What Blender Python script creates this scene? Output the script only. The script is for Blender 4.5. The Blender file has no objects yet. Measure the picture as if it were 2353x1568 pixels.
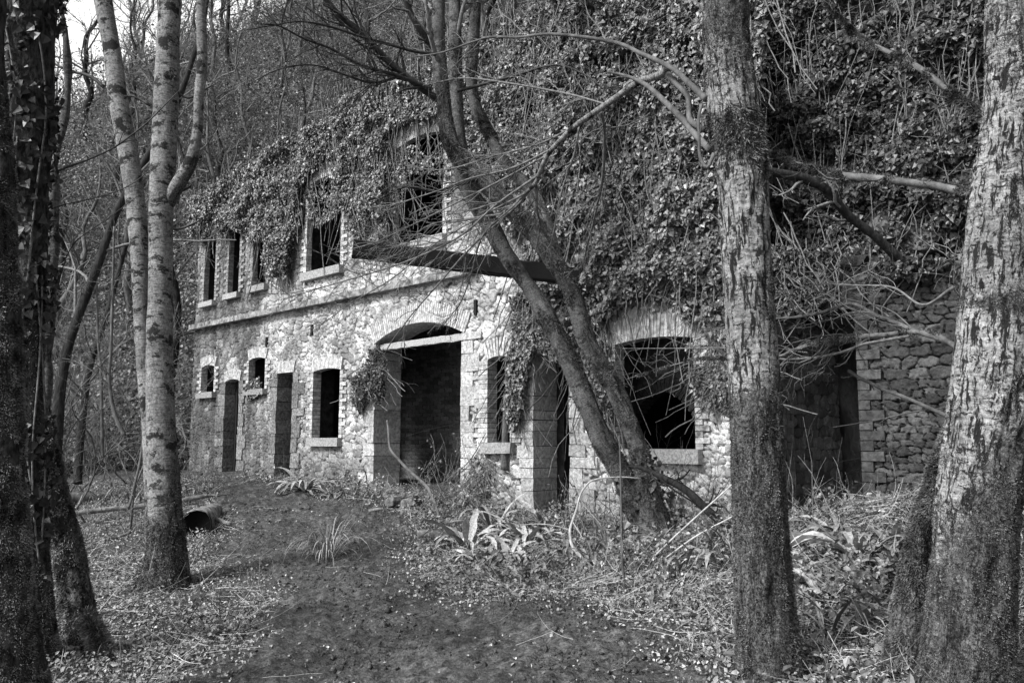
import bpy, math, mathutils
import numpy as np
rng = np.random.default_rng(11)
S = bpy.context.scene
COL = S.collection
F = 1870.0                      # focal length in pixels of a 2352 px wide picture
PITCH = math.atan(220/1870.0)
CZ = 1.5                        # camera height
CP, SP = math.cos(PITCH), math.sin(PITCH)

# ------------------------------------------------------------------ camera maths
def ray(px, py):
    xc = (np.asarray(px, float)-1176)/F; yc = (784-np.asarray(py, float))/F
    return np.stack([xc, CP-yc*SP, SP+yc*CP], -1)
def at(px, py, Y):
    d = ray(px, py); t = np.asarray(Y, float)/d[..., 1]
    return d*t[..., None]+np.array([0, 0, CZ])
def project(P):
    P = np.asarray(P, float); x = P[..., 0]; y = P[..., 1]; z = P[..., 2]-CZ
    dz = y*CP+z*SP; up = -y*SP+z*CP
    dz = np.where(dz < .05, .05, dz)
    return np.stack([1176+F*x/dz, 784-F*up/dz], -1)

# facade plane: u runs along it to the far (left) end, s is depth behind it
UD = np.array([-0.722, 0.692]); UD = UD/np.linalg.norm(UD)
SD = np.array([UD[1], -UD[0]])          # points behind the facade
DW = 9.23
def W(u, s, z):
    u, s, z = np.broadcast_arrays(np.asarray(u, float), np.asarray(s, float), np.asarray(z, float))
    return np.stack([UD[0]*u+SD[0]*(s+DW), UD[1]*u+SD[1]*(s+DW), z], -1)
def us(x, y):
    return UD[0]*x+UD[1]*y, SD[0]*x+SD[1]*y-DW
def uz(px, py, s=0.0):
    d = ray(px, py); t = (DW+s)/(d[..., 0]*SD[0]+d[..., 1]*SD[1])
    P = d*t[..., None]
    return P[..., 0]*UD[0]+P[..., 1]*UD[1], P[..., 2]+CZ

# ------------------------------------------------------------------ noise
def _h(ix, iy, iz, seed):
    n = (ix.astype(np.int64)*374761393+iy.astype(np.int64)*668265263+iz.astype(np.int64)*2147483647+seed*974711) & 0xffffffff
    n = ((n ^ (n >> 13))*1274126177) & 0xffffffff
    n = (n ^ (n >> 16))*2246822519 & 0xffffffff
    return ((n ^ (n >> 15)) & 0xffffff)/16777215.0
def vnoise(x, y, z=0.0, seed=0):
    x, y, z = np.broadcast_arrays(np.asarray(x, float), np.asarray(y, float), np.asarray(z, float))
    ix, iy, iz = np.floor(x), np.floor(y), np.floor(z)
    fx, fy, fz = x-ix, y-iy, z-iz
    fx = fx*fx*(3-2*fx); fy = fy*fy*(3-2*fy); fz = fz*fz*(3-2*fz)
    r = 0
    for a in (0, 1):
        for b in (0, 1):
            for c in (0, 1):
                r = r+_h(ix+a, iy+b, iz+c, seed)*(fx if a else 1-fx)*(fy if b else 1-fy)*(fz if c else 1-fz)
    return r
def fbm(x, y, z=0.0, seed=0, octv=4, gain=.5):
    r = 0; a = 1; t = 0; f = 1
    for o in range(octv):
        r = r+a*vnoise(np.asarray(x)*f, np.asarray(y)*f, np.asarray(z)*f, seed+o*17); t += a; a *= gain; f *= 2.03
    return r/t
def sst(x, a, b):
    t = np.clip((x-a)/(b-a), 0, 1); return t*t*(3-2*t)
def inpoly(P, poly):
    poly = np.asarray(poly, float); x, y = P[..., 0], P[..., 1]
    r = np.zeros(x.shape, bool); j = len(poly)-1
    for i in range(len(poly)):
        xi, yi = poly[i]; xj, yj = poly[j]
        if yi != yj:
            c = ((yi > y) != (yj > y)) & (x < (xj-xi)*(y-yi)/(yj-yi)+xi)
            r ^= c
        j = i
    return r

# ------------------------------------------------------------------ ground heights
GU = [0, 2, 3.5, 5, 7, 9, 11, 14, 20, 40]
GH = [-.75, -.9, -1.0, -1.12, -1.2, -1.1, -.95, -.82, -.82, -.82]
def height(x, y, detail=True):
    x = np.asarray(x, float); y = np.asarray(y, float)
    u, s = us(x, y)
    gf = np.interp(u, GU, GH)
    b = gf+(-1.5-gf)*sst(-s, .3, 8.0)
    b = b+.30*sst(x, 1.9, 3.6)*sst(y, 4.2, 6.5)*sst(-s, .0, 2.0)
    b = b+.16*sst(x, .7, 2.0)*sst(y, 5.2, 6.6)*sst(-s, .2, 2)
    n = fbm(x*.55, y*.55, seed=3, octv=3)-.5
    b = b+.16*n
    if detail:
        b = b+.10*(fbm(x*2.6, y*2.6, seed=5, octv=4, gain=.6)-.5)
    hillA = np.where(s > 3.0, 5.2*sst(s, 3.4, 4.6)*sst(u, 6, 8.0)+2.1*np.maximum(0, s-4.2), 0)
    hillA = np.where(u < 7, np.where(s > 3.6, 1.3*np.maximum(0, s-3.6)+8*sst(s, 3.6, 5.5), 0), hillA)
    kA = 1-sst(u, 20.6, 23.5)
    hillB = 1.05*np.maximum(0, y-23)
    cap = 16+1.5*np.maximum(0, x+25)+.1*np.maximum(0, y-45)
    hillB = np.where(hillB < cap-2, hillB, cap-2+2*(1-np.exp(-np.maximum(0, hillB-cap+2)/2)))*sst(u, 19.0, 21.5)
    h = b+np.maximum(hillA*kA, hillB)
    h = h+1.5*(fbm(x*.12, y*.12, seed=9, octv=3)-.5)*sst(np.maximum(hillA*kA, hillB), .3, 5)
    return CZ+h
def ground(px, py):
    d = ray(px, py); d = d/d[1]
    ts = np.linspace(3.2, 60, 3000); P = d[None]*ts[:, None]
    gap = P[:, 2]+CZ-height(P[:, 0], P[:, 1], False)
    k = np.argmax(gap < 0)
    p = P[k]; return np.array([p[0], p[1], float(height(p[0], p[1]))])

# ------------------------------------------------------------------ mesh builder
class MB:
    def __init__(s): s.v = []; s.t = []; s.a = []; s.f = []; s.n = 0
    def add(s, v, faces, tone=.5, ax=None):
        v = np.asarray(v, float).reshape(-1, 3)
        s.v.append(v); s.t.append(np.broadcast_to(np.asarray(tone, float), (len(v),)))
        s.a.append(v if ax is None else np.asarray(ax, float).reshape(-1, 3))
        for f in (faces if isinstance(faces, list) else [faces]):
            s.f.append(np.asarray(f, np.int64)+s.n)
        s.n += len(v)
    def box(s, c, hx, hy, hz, ex=(1, 0, 0), ey=(0, 1, 0), ez=(0, 0, 1), tone=.5, jit=0.0):
        c = np.asarray(c, float); ex, ey, ez = (np.asarray(q, float) for q in (ex, ey, ez))
        v = np.array([c+ex*hx*a+ey*hy*b+ez*hz*d for d in (-1, 1) for b in (-1, 1) for a in (-1, 1)])
        if jit: v = v+rng.uniform(-jit, jit, v.shape)
        s.add(v, np.array([[0, 2, 3, 1], [4, 5, 7, 6], [0, 1, 5, 4], [2, 6, 7, 3], [0, 4, 6, 2], [1, 3, 7, 5]]), tone)
    def build(s, name, mat, parent=None, smooth=False):
        V = np.concatenate(s.v)
        org = np.zeros(3); q = parent
        while q is not None: org = org+np.array(q.location); q = q.parent
        loc = np.zeros(3)
        if parent is None:
            loc = np.array([V[:, 0].mean(), V[:, 1].mean(), V[:, 2].min()])
        me = bpy.data.meshes.new(name)
        me.vertices.add(len(V)); me.vertices.foreach_set('co', (V-org-loc).astype(np.float32).ravel())
        loops = np.concatenate([f.ravel() for f in s.f])
        cnt = np.concatenate([np.full(len(f), f.shape[1]) for f in s.f])
        st = np.concatenate([[0], np.cumsum(cnt)[:-1]])
        me.loops.add(len(loops)); me.loops.foreach_set('vertex_index', loops.astype(np.int32))
        me.polygons.add(len(cnt)); me.polygons.foreach_set('loop_start', st.astype(np.int32))
        me.polygons.foreach_set('loop_total', cnt.astype(np.int32))
        me.polygons.foreach_set('use_smooth', np.full(len(cnt), smooth))
        me.update(calc_edges=True)
        a = me.attributes.new('tone', 'FLOAT', 'POINT'); a.data.foreach_set('value', np.concatenate(s.t).astype(np.float32))
        a = me.attributes.new('ax', 'FLOAT_VECTOR', 'POINT'); a.data.foreach_set('vector', np.concatenate(s.a).astype(np.float32).ravel())
        me.materials.append(mat)
        o = bpy.data.objects.new(name, me); COL.objects.link(o)
        o.location = loc
        if parent is not None: o.parent = parent
        return o
def tag(o, label=None, cat=None, group=None, kind=None):
    if label: o['label'] = label
    if cat: o['category'] = cat
    if group: o['group'] = group
    if kind: o['kind'] = kind
    return o
def thing(name, label, cat, loc, group=None):
    o = bpy.data.objects.new(name, None); COL.objects.link(o); o.location = loc
    o.empty_display_size = .2
    return tag(o, label, cat, group)

# ------------------------------------------------------------------ materials (all neutral greys: the photograph is black and white)
class NT:
    def __init__(s, name):
        s.m = bpy.data.materials.new(name); s.m.use_nodes = True; s.t = s.m.node_tree
        s.b = s.t.nodes['Principled BSDF']
    def n(s, typ, **kw):
        q = s.t.nodes.new(typ)
        for k, v in kw.items():
            if k in q.inputs: 
                if isinstance(v, bpy.types.NodeSocket): s.t.links.new(v, q.inputs[k])
                else: q.inputs[k].default_value = v
            else: setattr(q, k, v)
        return q
    def attr(s, name, out='Fac'): return s.n('ShaderNodeAttribute', attribute_name=name).outputs[out]
    def math(s, op, a, b=0.0, c=0.0):
        q = s.n('ShaderNodeMath', operation=op)
        for i, v in enumerate((a, b, c)):
            if isinstance(v, bpy.types.NodeSocket): s.t.links.new(v, q.inputs[i])
            else: q.inputs[i].default_value = v
        return q.outputs[0]
    def mapr(s, v, a, b, c, d):
        q = s.n('ShaderNodeMapRange', interpolation_type='SMOOTHSTEP')
        s.t.links.new(v, q.inputs[0])
        for i, x in enumerate((a, b, c, d)): q.inputs[i+1].default_value = x
        return q.outputs[0]
    def mix(s, f, a, b):
        q = s.n('ShaderNodeMix', data_type='FLOAT')
        for i, v in ((0, f), (2, a), (3, b)):
            if isinstance(v, bpy.types.NodeSocket): s.t.links.new(v, q.inputs[i])
            else: q.inputs[i].default_value = v
        return q.outputs[0]
    def noise(s, vec, scale, detail=4, rough=.55, stretch=None):
        if stretch:
            mp = s.n('ShaderNodeMapping'); s.t.links.new(vec, mp.inputs[0]); mp.inputs['Scale'].default_value = stretch; vec = mp.outputs[0]
        q = s.n('ShaderNodeTexNoise', Scale=scale, Detail=detail, Roughness=rough); s.t.links.new(vec, q.inputs['Vector'])
        return q.outputs['Fac']
    def pos(s): return s.n('ShaderNodeTexCoord').outputs['Object']
    def fin(s, col, rough=.85, spec=.3, bump=None, bs=.5, bd=.02):
        col = s.math('MAXIMUM', col, .004)
        cc = s.n('ShaderNodeCombineColor')
        for i in range(3): s.t.links.new(col, cc.inputs[i])
        s.t.links.new(cc.outputs[0], s.b.inputs['Base Color'])
        if isinstance(rough, bpy.types.NodeSocket): s.t.links.new(rough, s.b.inputs['Roughness'])
        else: s.b.inputs['Roughness'].default_value = rough
        s.b.inputs['Specular IOR Level'].default_value = spec
        if bump is not None:
            q = s.n('ShaderNodeBump', Strength=bs, Distance=bd); s.t.links.new(bump, q.inputs['Height'])
            s.t.links.new(q.outputs[0], s.b.inputs['Normal'])
        return s.m

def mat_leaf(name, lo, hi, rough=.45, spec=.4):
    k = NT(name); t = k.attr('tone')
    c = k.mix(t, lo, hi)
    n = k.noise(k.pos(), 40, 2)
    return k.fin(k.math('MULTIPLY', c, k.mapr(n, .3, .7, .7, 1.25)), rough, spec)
def mat_plain(name, lo, hi, scale=12, rough=.8, spec=.25, stretch=None, bs=.5, bd=.01):
    k = NT(name); p = k.pos(); n = k.noise(p, scale, 6, .65, stretch)
    t = k.attr('tone')
    c = k.mix(k.mapr(n, .3, .72, 0, 1), lo, hi)
    c = k.math('MULTIPLY', c, k.mix(t, .65, 1.35))
    return k.fin(c, rough, spec, n, bs, bd)
def mat_stone(name, joint_c, lo, hi, grime_shade):
    # ax = (joint 0..1, grime 0..1, 0), tone = per stone value
    k = NT(name); p = k.pos(); t = k.attr('tone'); av = k.n('ShaderNodeSeparateXYZ'); k.t.links.new(k.attr('ax', 'Vector'), av.inputs[0])
    fine = k.noise(p, 28, 6, .7); med = k.noise(p, 6, 5, .6); spk = k.noise(p, 75, 3, .6)
    c = k.mix(t, lo, hi)
    c = k.math('MULTIPLY', c, k.mapr(fine, .28, .72, .62, 1.22))
    c = k.math('MULTIPLY', c, k.mapr(med, .3, .7, .82, 1.12))
    j = k.mapr(av.outputs[0], .02, .15, 1, 0)
    j = k.math('MULTIPLY', j, k.mapr(med, .34, .62, .15, 1))
    c = k.mix(j, c, joint_c)
    c = k.math('MULTIPLY', c, k.mapr(spk, .33, .43, .55, 1))
    g = k.math('MULTIPLY', av.outputs[1], k.mapr(k.noise(p, 3.5, 6, .7, (1, 1, .35)), .25, .6, .55, 1.0))
    c = k.mix(g, c, grime_shade)
    bh = k.math('ADD', k.math('MULTIPLY', fine, .7), k.math('MULTIPLY', spk, .3))
    return k.fin(c, .9, .2, bh, .7, .03)
def mat_birch(name, pale, dark, band, bsc=5.5, mscale=14, fis=0.0):
    # ax = (r cos, r sin, length along stem); tone = mossiness 0..1, plus side shading put into it
    k = NT(name); a = k.attr('ax', 'Vector'); t = k.attr('tone')
    wob = k.n('ShaderNodeVectorMath', operation='ADD'); k.t.links.new(a, wob.inputs[0])
    nz = k.n('ShaderNodeTexNoise', Scale=9.0, Detail=3.0); k.t.links.new(a, nz.inputs['Vector'])
    sc = k.n('ShaderNodeVectorMath', operation='SCALE'); k.t.links.new(nz.outputs['Color'], sc.inputs[0]); sc.inputs['Scale'].default_value = .05
    k.t.links.new(sc.outputs[0], wob.inputs[1]); v = wob.outputs[0]
    len_ = k.noise(v, 30, 4, .65, (.5, .5, 2.6))           # fine horizontal lenticels
    bands = k.noise(v, bsc, 5, .68, (1.0, 1.0, 1.7))         # dark patches with rough edges
    c = k.mix(k.mapr(len_, .36, .56, 0, 1), pale*.50, pale)
    c = k.mix(k.mapr(k.math('ADD', bands, k.math('MULTIPLY', k.math('SUBTRACT', k.noise(v, 70, 4, .8), .5), .22)), band, band+.07, 0, 1), c, dark)
    c = k.math('MULTIPLY', c, k.mapr(k.noise(v, 55, 5, .75, (1, 1, .6)), .32, .66, .45, 1.25))
    c = k.math('MULTIPLY', c, k.mapr(k.noise(v, 3.2, 3, .6), .3, .7, .7, 1.2))
    b = k.math('ADD', k.math('MULTIPLY', len_, .4), 0.0)
    if fis:
        f1 = k.noise(v, 34, 6, .72, (1.15, 1.15, .16)); fz = k.mapr(f1, .425, .48, 1, 0)
        c = k.mix(fz, c, dark*.55); b = k.math('SUBTRACT', b, k.math('MULTIPLY', fz, .8))
    ms = k.noise(v, mscale, 6, .78); gr = k.noise(v, 85, 4, .8)
    th = k.math('ADD', k.math('MULTIPLY', t, .72), k.math('ADD', k.math('MULTIPLY', ms, .32), k.math('MULTIPLY', gr, .36)))
    mf = k.mapr(th, .60, .70, 0, 1)
    mc = k.mix(k.mapr(k.noise(v, 62, 5, .8), .36, .66, 0, 1), .003, .15)
    mc = k.math('MULTIPLY', mc, k.mapr(k.noise(v, 22, 4, .7, (1, 1, .22)), .36, .6, .25, 1.35))
    c = k.mix(mf, c, mc)
    b = k.math('ADD', b, k.math('MULTIPLY', mf, .5))
    b = k.math('ADD', b, k.math('MULTIPLY', k.noise(v, 110, 3, .8), .5))
    return k.fin(c, .9, .2, b, .8, .02)

M = {}
M['stone'] = mat_stone('limewashed_stone', .05, .32, .82, .045)
M['stone_mid'] = mat_stone('mid_grey_stone', .02, .10, .30, .04)  # mid-toned stone for the passage side wall
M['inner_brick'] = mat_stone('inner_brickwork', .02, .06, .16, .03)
M['stone_dark'] = mat_stone('shade_dark_stone', .006, .03, .11, .022)  # right-hand wall stone, with its shade put into the colour
M['brick'] = mat_plain('pale_brick', .22, .60, 16, .9, .2, None, .9, .02)
M['brick_mid'] = mat_plain('grey_brick', .12, .34, 22, .9, .2, None, .7, .012)
M['brick_dark'] = mat_plain('shade_dark_brick', .03, .09, 18, .9, .2, None, .7, .012)  # brick of the right doorway, its shade put into the colour
M['block'] = mat_plain('dressed_stone', .22, .56, 20, .92, .2, None, .9, .03)
M['block_dark'] = mat_plain('stained_dressed_stone', .07, .28, 20, .92, .2, None, .9, .03)
M['string'] = mat_plain('weathered_string_stone', .05, .36, 7, .92, .2, None, .8, .02)
M['mortar'] = mat_plain('mortar', .05, .13, 20, .95, .1)
M['inside'] = mat_plain('dark_inner_surface', .008, .03, 9, .95, .1)
M['plaster'] = mat_plain('grey_plaster', .10, .24, 6, .95, .1)
M['sill'] = mat_plain('concrete_sill', .18, .44, 30, .9, .2)
M['beam'] = mat_plain('old_dark_timber', .006, .022, 14, .85, .2, (6, 1, 6))
M['plank'] = mat_plain('bleached_timber', .24, .52, 9, .8, .2, (1, 8, 8))
M['frame'] = mat_plain('dark_door_timber', .012, .03, 14, .8, .2, (8, 8, 1))
M['birch'] = mat_birch('birch_bark', .27, .025, .515, 5.0)
M['birch_old'] = mat_birch('old_fissured_birch_bark', .34, .028, .545, 24, 26, fis=1.0)
M['smooth'] = mat_birch('smooth_grey_bark', .15, .03, .56, 6)
M['bark_dark'] = mat_plain('dark_bark', .012, .045, 20, .9, .15, (1, 1, .3), .9, .03)
M['bark_left'] = mat_plain('shadowed_mossy_bark', .004, .10, 34, .95, .15, (1, 1, .4), 1.0, .04)  # left trunks: bark colour lowered to stand in for canopy shade
M['bark_grey'] = mat_plain('grey_bark', .05, .16, 14, .9, .2, (1, 1, .4), .8, .02)
M['twig'] = mat_plain('twig_bark', .07, .22, 25, .75, .35)
M['twig_dark'] = mat_plain('dark_twig_bark', .015, .06, 25, .7, .35)
M['twig_pale'] = mat_plain('pale_dry_twig', .32, .62, 18, .7, .3)
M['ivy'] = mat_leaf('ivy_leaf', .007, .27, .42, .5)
M['ivy_dark'] = mat_leaf('shaded_ivy_leaf', .005, .065, .45, .45)  # darker copy of the ivy leaf that carries shade in its colour
M['hill_leaf'] = mat_leaf('undergrowth_leaf', .012, .36, .5, .4)
M['litter'] = mat_leaf('leaf_litter', .015, .62, .65, .3)
M['green'] = mat_leaf('low_green_leaf', .03, .30, .45, .45)
M['straw'] = mat_leaf('dead_straw', .16, .62, .6, .3)
M['fern'] = mat_leaf('fern_leaf', .06, .46, .36, .5)
M['grass'] = mat_leaf('grass_blade', .08, .38, .45, .4)
M['petal'] = mat_leaf('snowdrop_petal', .75, .85, .5, .3)
M['moss_light'] = mat_leaf('bright_moss', .012, .42, .8, .15)
M['moss'] = mat_leaf('moss', .008, .24, .8, .15)
M['rock'] = mat_plain('rubble_stone', .05, .22, 18, .95, .2, None, .8, .02)
M['rock_dark'] = mat_plain('dark_rubble_stone', .012, .06, 18, .95, .2, None, .9, .03)  # darker rubble stone for the lintel and the loose stones
M['slate'] = mat_plain('slate', .12, .26, 12, .8, .3)
M['log'] = mat_plain('fallen_log_bark', .08, .30, 10, .9, .2, (1, 1, 1), .8, .03)
M['char'] = mat_plain('charred_log_end', .002, .006, 20, .95, .1)
def soil(name, lo, hi, rough):
    k = NT(name); p = k.pos()
    n1 = k.noise(p, 1.6, 6, .6); n2 = k.noise(p, 14, 6, .7); n3 = k.noise(p, 60, 4, .7)
    c = k.mix(k.mapr(n2, .3, .7, 0, 1), lo, hi)
    c = k.math('MULTIPLY', c, k.mapr(n1, .3, .7, .65, 1.3))
    c = k.math('MULTIPLY', c, k.mapr(n3, .35, .65, .5, 1.5))
    b = k.math('ADD', k.math('MULTIPLY', n2, .6), k.math('MULTIPLY', n3, .4))
    return k.fin(c, k.mapr(n2, .3, .7, rough-.3, rough), .35, b, 1.0, .04)
M['soil'] = soil('woodland_soil', .018, .09, .95)
M['mud'] = soil('trodden_mud', .012, .115, .68)
M['hill'] = soil('wooded_slope', .01, .05, .95)
M['cliff'] = mat_plain('quarry_rock', .06, .20, 3, .95, .2, (1, 1, .5), 1.0, .15)

# ------------------------------------------------------------------ curves and tubes
def spline(P, n):
    P = np.asarray(P, float)
    if len(P) < 3: 
        t = np.linspace(0, 1, n)[:, None]; return P[0]*(1-t)+P[-1]*t
    Q = np.concatenate([[2*P[0]-P[1]], P, [2*P[-1]-P[-2]]]); m = len(P)-1
    t = np.linspace(0, m, n); i = np.minimum(t.astype(int), m-1); f = (t-i)[:, None]
    a, b, c, d = Q[i], Q[i+1], Q[i+2], Q[i+3]
    return .5*(2*b+(c-a)*f+(2*a-5*b+4*c-d)*f*f+(3*b-a-3*c+d)*f**3)
def pl(pts, Y, step=.08, extra=None):
    """picture polyline (px, py, width px) at depth Y (or list of depths) -> smooth points and radii"""
    pts = np.asarray(pts, float)
    Ys = np.interp(np.linspace(0, 1, len(pts)), np.linspace(0, 1, len(np.atleast_1d(Y))), np.atleast_1d(Y))
    P = at(pts[:, 0], pts[:, 1], Ys)
    dep = P[:, 1]*CP+(P[:, 2]-CZ)*SP
    R = pts[:, 2]/2/F*dep
    L = np.linalg.norm(np.diff(P, axis=0), axis=1).sum()
    n = max(6, int(L/step))
    q = spline(np.concatenate([P, R[:, None]], 1), n)
    return q[:, :3], np.maximum(q[:, 3], .0008)
def frames(P):
    T = np.gradient(P, axis=0); T /= np.linalg.norm(T, axis=1)[:, None]+1e-9
    ref = np.array([1.0, 0, 0]) if abs(T[0, 0]) < .8 else np.array([0, 1.0, 0])
    A = []; a = ref
    for t in T:
        a = a-t*np.dot(a, t); a = a/(np.linalg.norm(a)+1e-9); A.append(a)
    A = np.array(A); return T, A, np.cross(T, A)
def tube(mb, P, R, nseg=10, rough=0.0, tone=.5, rfun=None, cap=True, seed=0):
    """returns the surface grid (ring, seg, 3) and its outward normals"""
    P = np.asarray(P, float); R = np.asarray(R, float); n = len(P)
    T, A, B = frames(P)
    th = np.linspace(0, 2*np.pi, nseg, endpoint=False)
    L = np.concatenate([[0], np.cumsum(np.linalg.norm(np.diff(P, axis=0), axis=1))])
    N = A[:, None]*np.cos(th)[None, :, None]+B[:, None]*np.sin(th)[None, :, None]
    rr = np.repeat(R[:, None], nseg, 1)
    cx, cy = np.cos(th)[None]*R[:, None], np.sin(th)[None]*R[:, None]
    LL = np.repeat(L[:, None], nseg, 1)
    if rough: rr = rr*(1+rough*(fbm(cx*9+seed, cy*9, LL*3, seed=21, octv=3)-.5)*2)
    if rfun is not None: rr = rr+rfun(cx, cy, LL, R[:, None])
    V = P[:, None]+N*rr[..., None]
    ax = np.stack([cx+seed, cy, LL], -1)
    tn = tone(V, ax) if callable(tone) else np.broadcast_to(np.asarray(tone, float), (n, nseg))
    i = np.arange(n-1)[:, None]*nseg; j = np.arange(nseg)[None]; j2 = (j+1) % nseg
    f = np.stack([i+j, i+j2, i+nseg+j2, i+nseg+j], -1).reshape(-1, 4)
    v = V.reshape(-1, 3); a = ax.reshape(-1, 3); tt = np.asarray(tn, float).reshape(-1)
    fs = [f]
    if cap:
        v = np.concatenate([v, P[:1], P[-1:]]); a = np.concatenate([a, ax[0, :1], ax[-1, :1]]); tt = np.concatenate([tt, tt[:1], tt[-1:]])
        c0, c1 = n*nseg, n*nseg+1; j = np.arange(nseg)
        fs.append(np.stack([np.full(nseg, c0), (j+1) % nseg, j], -1))
        fs.append(np.stack([np.full(nseg, c1), (n-1)*nseg+j, (n-1)*nseg+(j+1) % nseg], -1))
    mb.add(v, fs, tt, a)
    return V, N
def btubes(mb, P, R, nseg=3, tone=None):
    """many thin tubes at once: P (T,K,3), R (T,K)"""
    T_, K, _ = P.shape
    if T_ == 0: return
    T = np.gradient(P, axis=1); T /= np.linalg.norm(T, axis=2)[..., None]+1e-9
    ref = np.where(np.abs(T[:, :1, 2:3]) < .9, np.array([0, 0, 1.0]), np.array([1.0, 0, 0]))
    ref = np.broadcast_to(ref, T.shape)
    A = np.cross(T, ref); A /= np.linalg.norm(A, axis=2)[..., None]+1e-9
    B = np.cross(T, A); th = np.arange(nseg)*2*np.pi/nseg
    V = P[:, :, None]+R[:, :, None, None]*(A[:, :, None]*np.cos(th)[:, None]+B[:, :, None]*np.sin(th)[:, None])
    base = (np.arange(T_)*K*nseg)[:, None, None]+(np.arange(K-1)*nseg)[None, :, None]
    j = np.arange(nseg)[None, None]; j2 = (j+1) % nseg
    f = np.stack([base+j, base+j2, base+nseg+j2, base+nseg+j], -1).reshape(-1, 4)
    tn = rng.uniform(.1, .9, T_) if tone is None else np.broadcast_to(tone, (T_,))
    mb.add(V.reshape(-1, 3), f, np.repeat(tn, K*nseg))
def grow(P, R, n, lenf, ang=(.5, 1.1), K=6, grav=0.0, wig=.25, tmin=.25, rmul=.55, rmin=.0008, absL=None):
    """side shoots of every curve in P (T,K,3)"""
    T_, Kp, _ = P.shape
    idx = np.repeat(np.arange(T_), n); N = len(idx)
    t = rng.uniform(tmin, .98, N)*(Kp-1); i = np.minimum(t.astype(int), Kp-2); f = (t-i)
    p = P[idx, i]*(1-f)[:, None]+P[idx, i+1]*f[:, None]
    r = R[idx, i]*(1-f)+R[idx, i+1]*f
    tg = P[idx, i+1]-P[idx, i]; tg /= np.linalg.norm(tg, axis=1)[:, None]+1e-9
    q = rng.normal(size=(N, 3)); q -= tg*(q*tg).sum(1)[:, None]; q /= np.linalg.norm(q, axis=1)[:, None]+1e-9
    a = rng.uniform(*ang, N)[:, None]
    d = tg*np.cos(a)+q*np.sin(a)
    PL = np.linalg.norm(np.diff(P, axis=1), axis=2).sum(1)[idx] if absL is None else np.full(N, absL)
    L = PL*lenf*rng.uniform(.45, 1.25, N)*(1-.45*t/(Kp-1))
    C = np.zeros((N, K, 3)); C[:, 0] = p
    for k in range(1, K):
        d = d+rng.normal(size=(N, 3))*wig+np.array([0, 0, grav]); d /= np.linalg.norm(d, axis=1)[:, None]
        C[:, k] = C[:, k-1]+d*(L/(K-1))[:, None]
    r0 = np.maximum(r*rmul, rmin)
    RR = r0[:, None]*np.linspace(1, .35, K)[None]
    return C, np.maximum(RR, rmin*.6)
def as_batch(P, R, K=14):
    t = np.linspace(0, len(P)-1, K); i = np.minimum(t.astype(int), len(P)-2); f = (t-i)
    return (P[i]*(1-f)[:, None]+P[i+1]*f[:, None])[None], (R[i]*(1-f)+R[i+1]*f)[None]

# ------------------------------------------------------------------ leaves, blades, moss
LT = {
 'ivy': (np.array([[0, 0, 0], [0, .42, -.07], [-.52, .22, .10], [-.33, .60, .02], [0, 1, -.14], [.33, .60, .02], [.52, .22, .10]]),
         np.array([[0, 1, 2], [2, 1, 3], [3, 1, 4], [4, 1, 5], [5, 1, 6], [6, 1, 0]])),
 'oval': (np.array([[0, 0, 0], [-.32, .35, .09], [-.2, .75, .02], [0, 1, -.12], [.2, .75, .02], [.32, .35, .09], [0, .5, -.03]]),
         np.array([[0, 6, 1], [1, 6, 2], [2, 6, 3], [3, 6, 4], [4, 6, 5], [5, 6, 0]])),
 'fold': (np.array([[0, 0, 0], [-.38, .5, .14], [0, 1, 0], [.38, .5, .14]]), np.array([[0, 2, 1], [0, 3, 2]])),
}
def leaves(mb, P, Nrm, size, kind='ivy', down=1.0, tone=None, spin=.7):
    """leaf tips lean down the surface; Nrm (N,3) faces outward"""
    n = len(P)
    if n == 0: return
    tv, tf = LT[kind]
    Nn = Nrm/(np.linalg.norm(Nrm, axis=1)[:, None]+1e-9)
    y = rng.normal(size=(n, 3))*spin+np.array([0, 0, -down]); y -= Nn*(y*Nn).sum(1)[:, None]; y /= np.linalg.norm(y, axis=1)[:, None]+1e-9
    x = np.cross(y, Nn)
    sz = np.minimum(np.broadcast_to(size, (n,)), np.median(np.broadcast_to(size, (n,)))*1.75)[:, None, None]
    V = P[:, None]+sz*(x[:, None]*tv[None, :, :1]+y[:, None]*tv[None, :, 1:2]+Nn[:, None]*tv[None, :, 2:3])
    f = (tf[None]+(np.arange(n)*len(tv))[:, None, None]).reshape(-1, 3)
    tn = rng.beta(1.3, 2.0, n) if tone is None else tone
    mb.add(V.reshape(-1, 3), f, np.repeat(tn, len(tv)))
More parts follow.
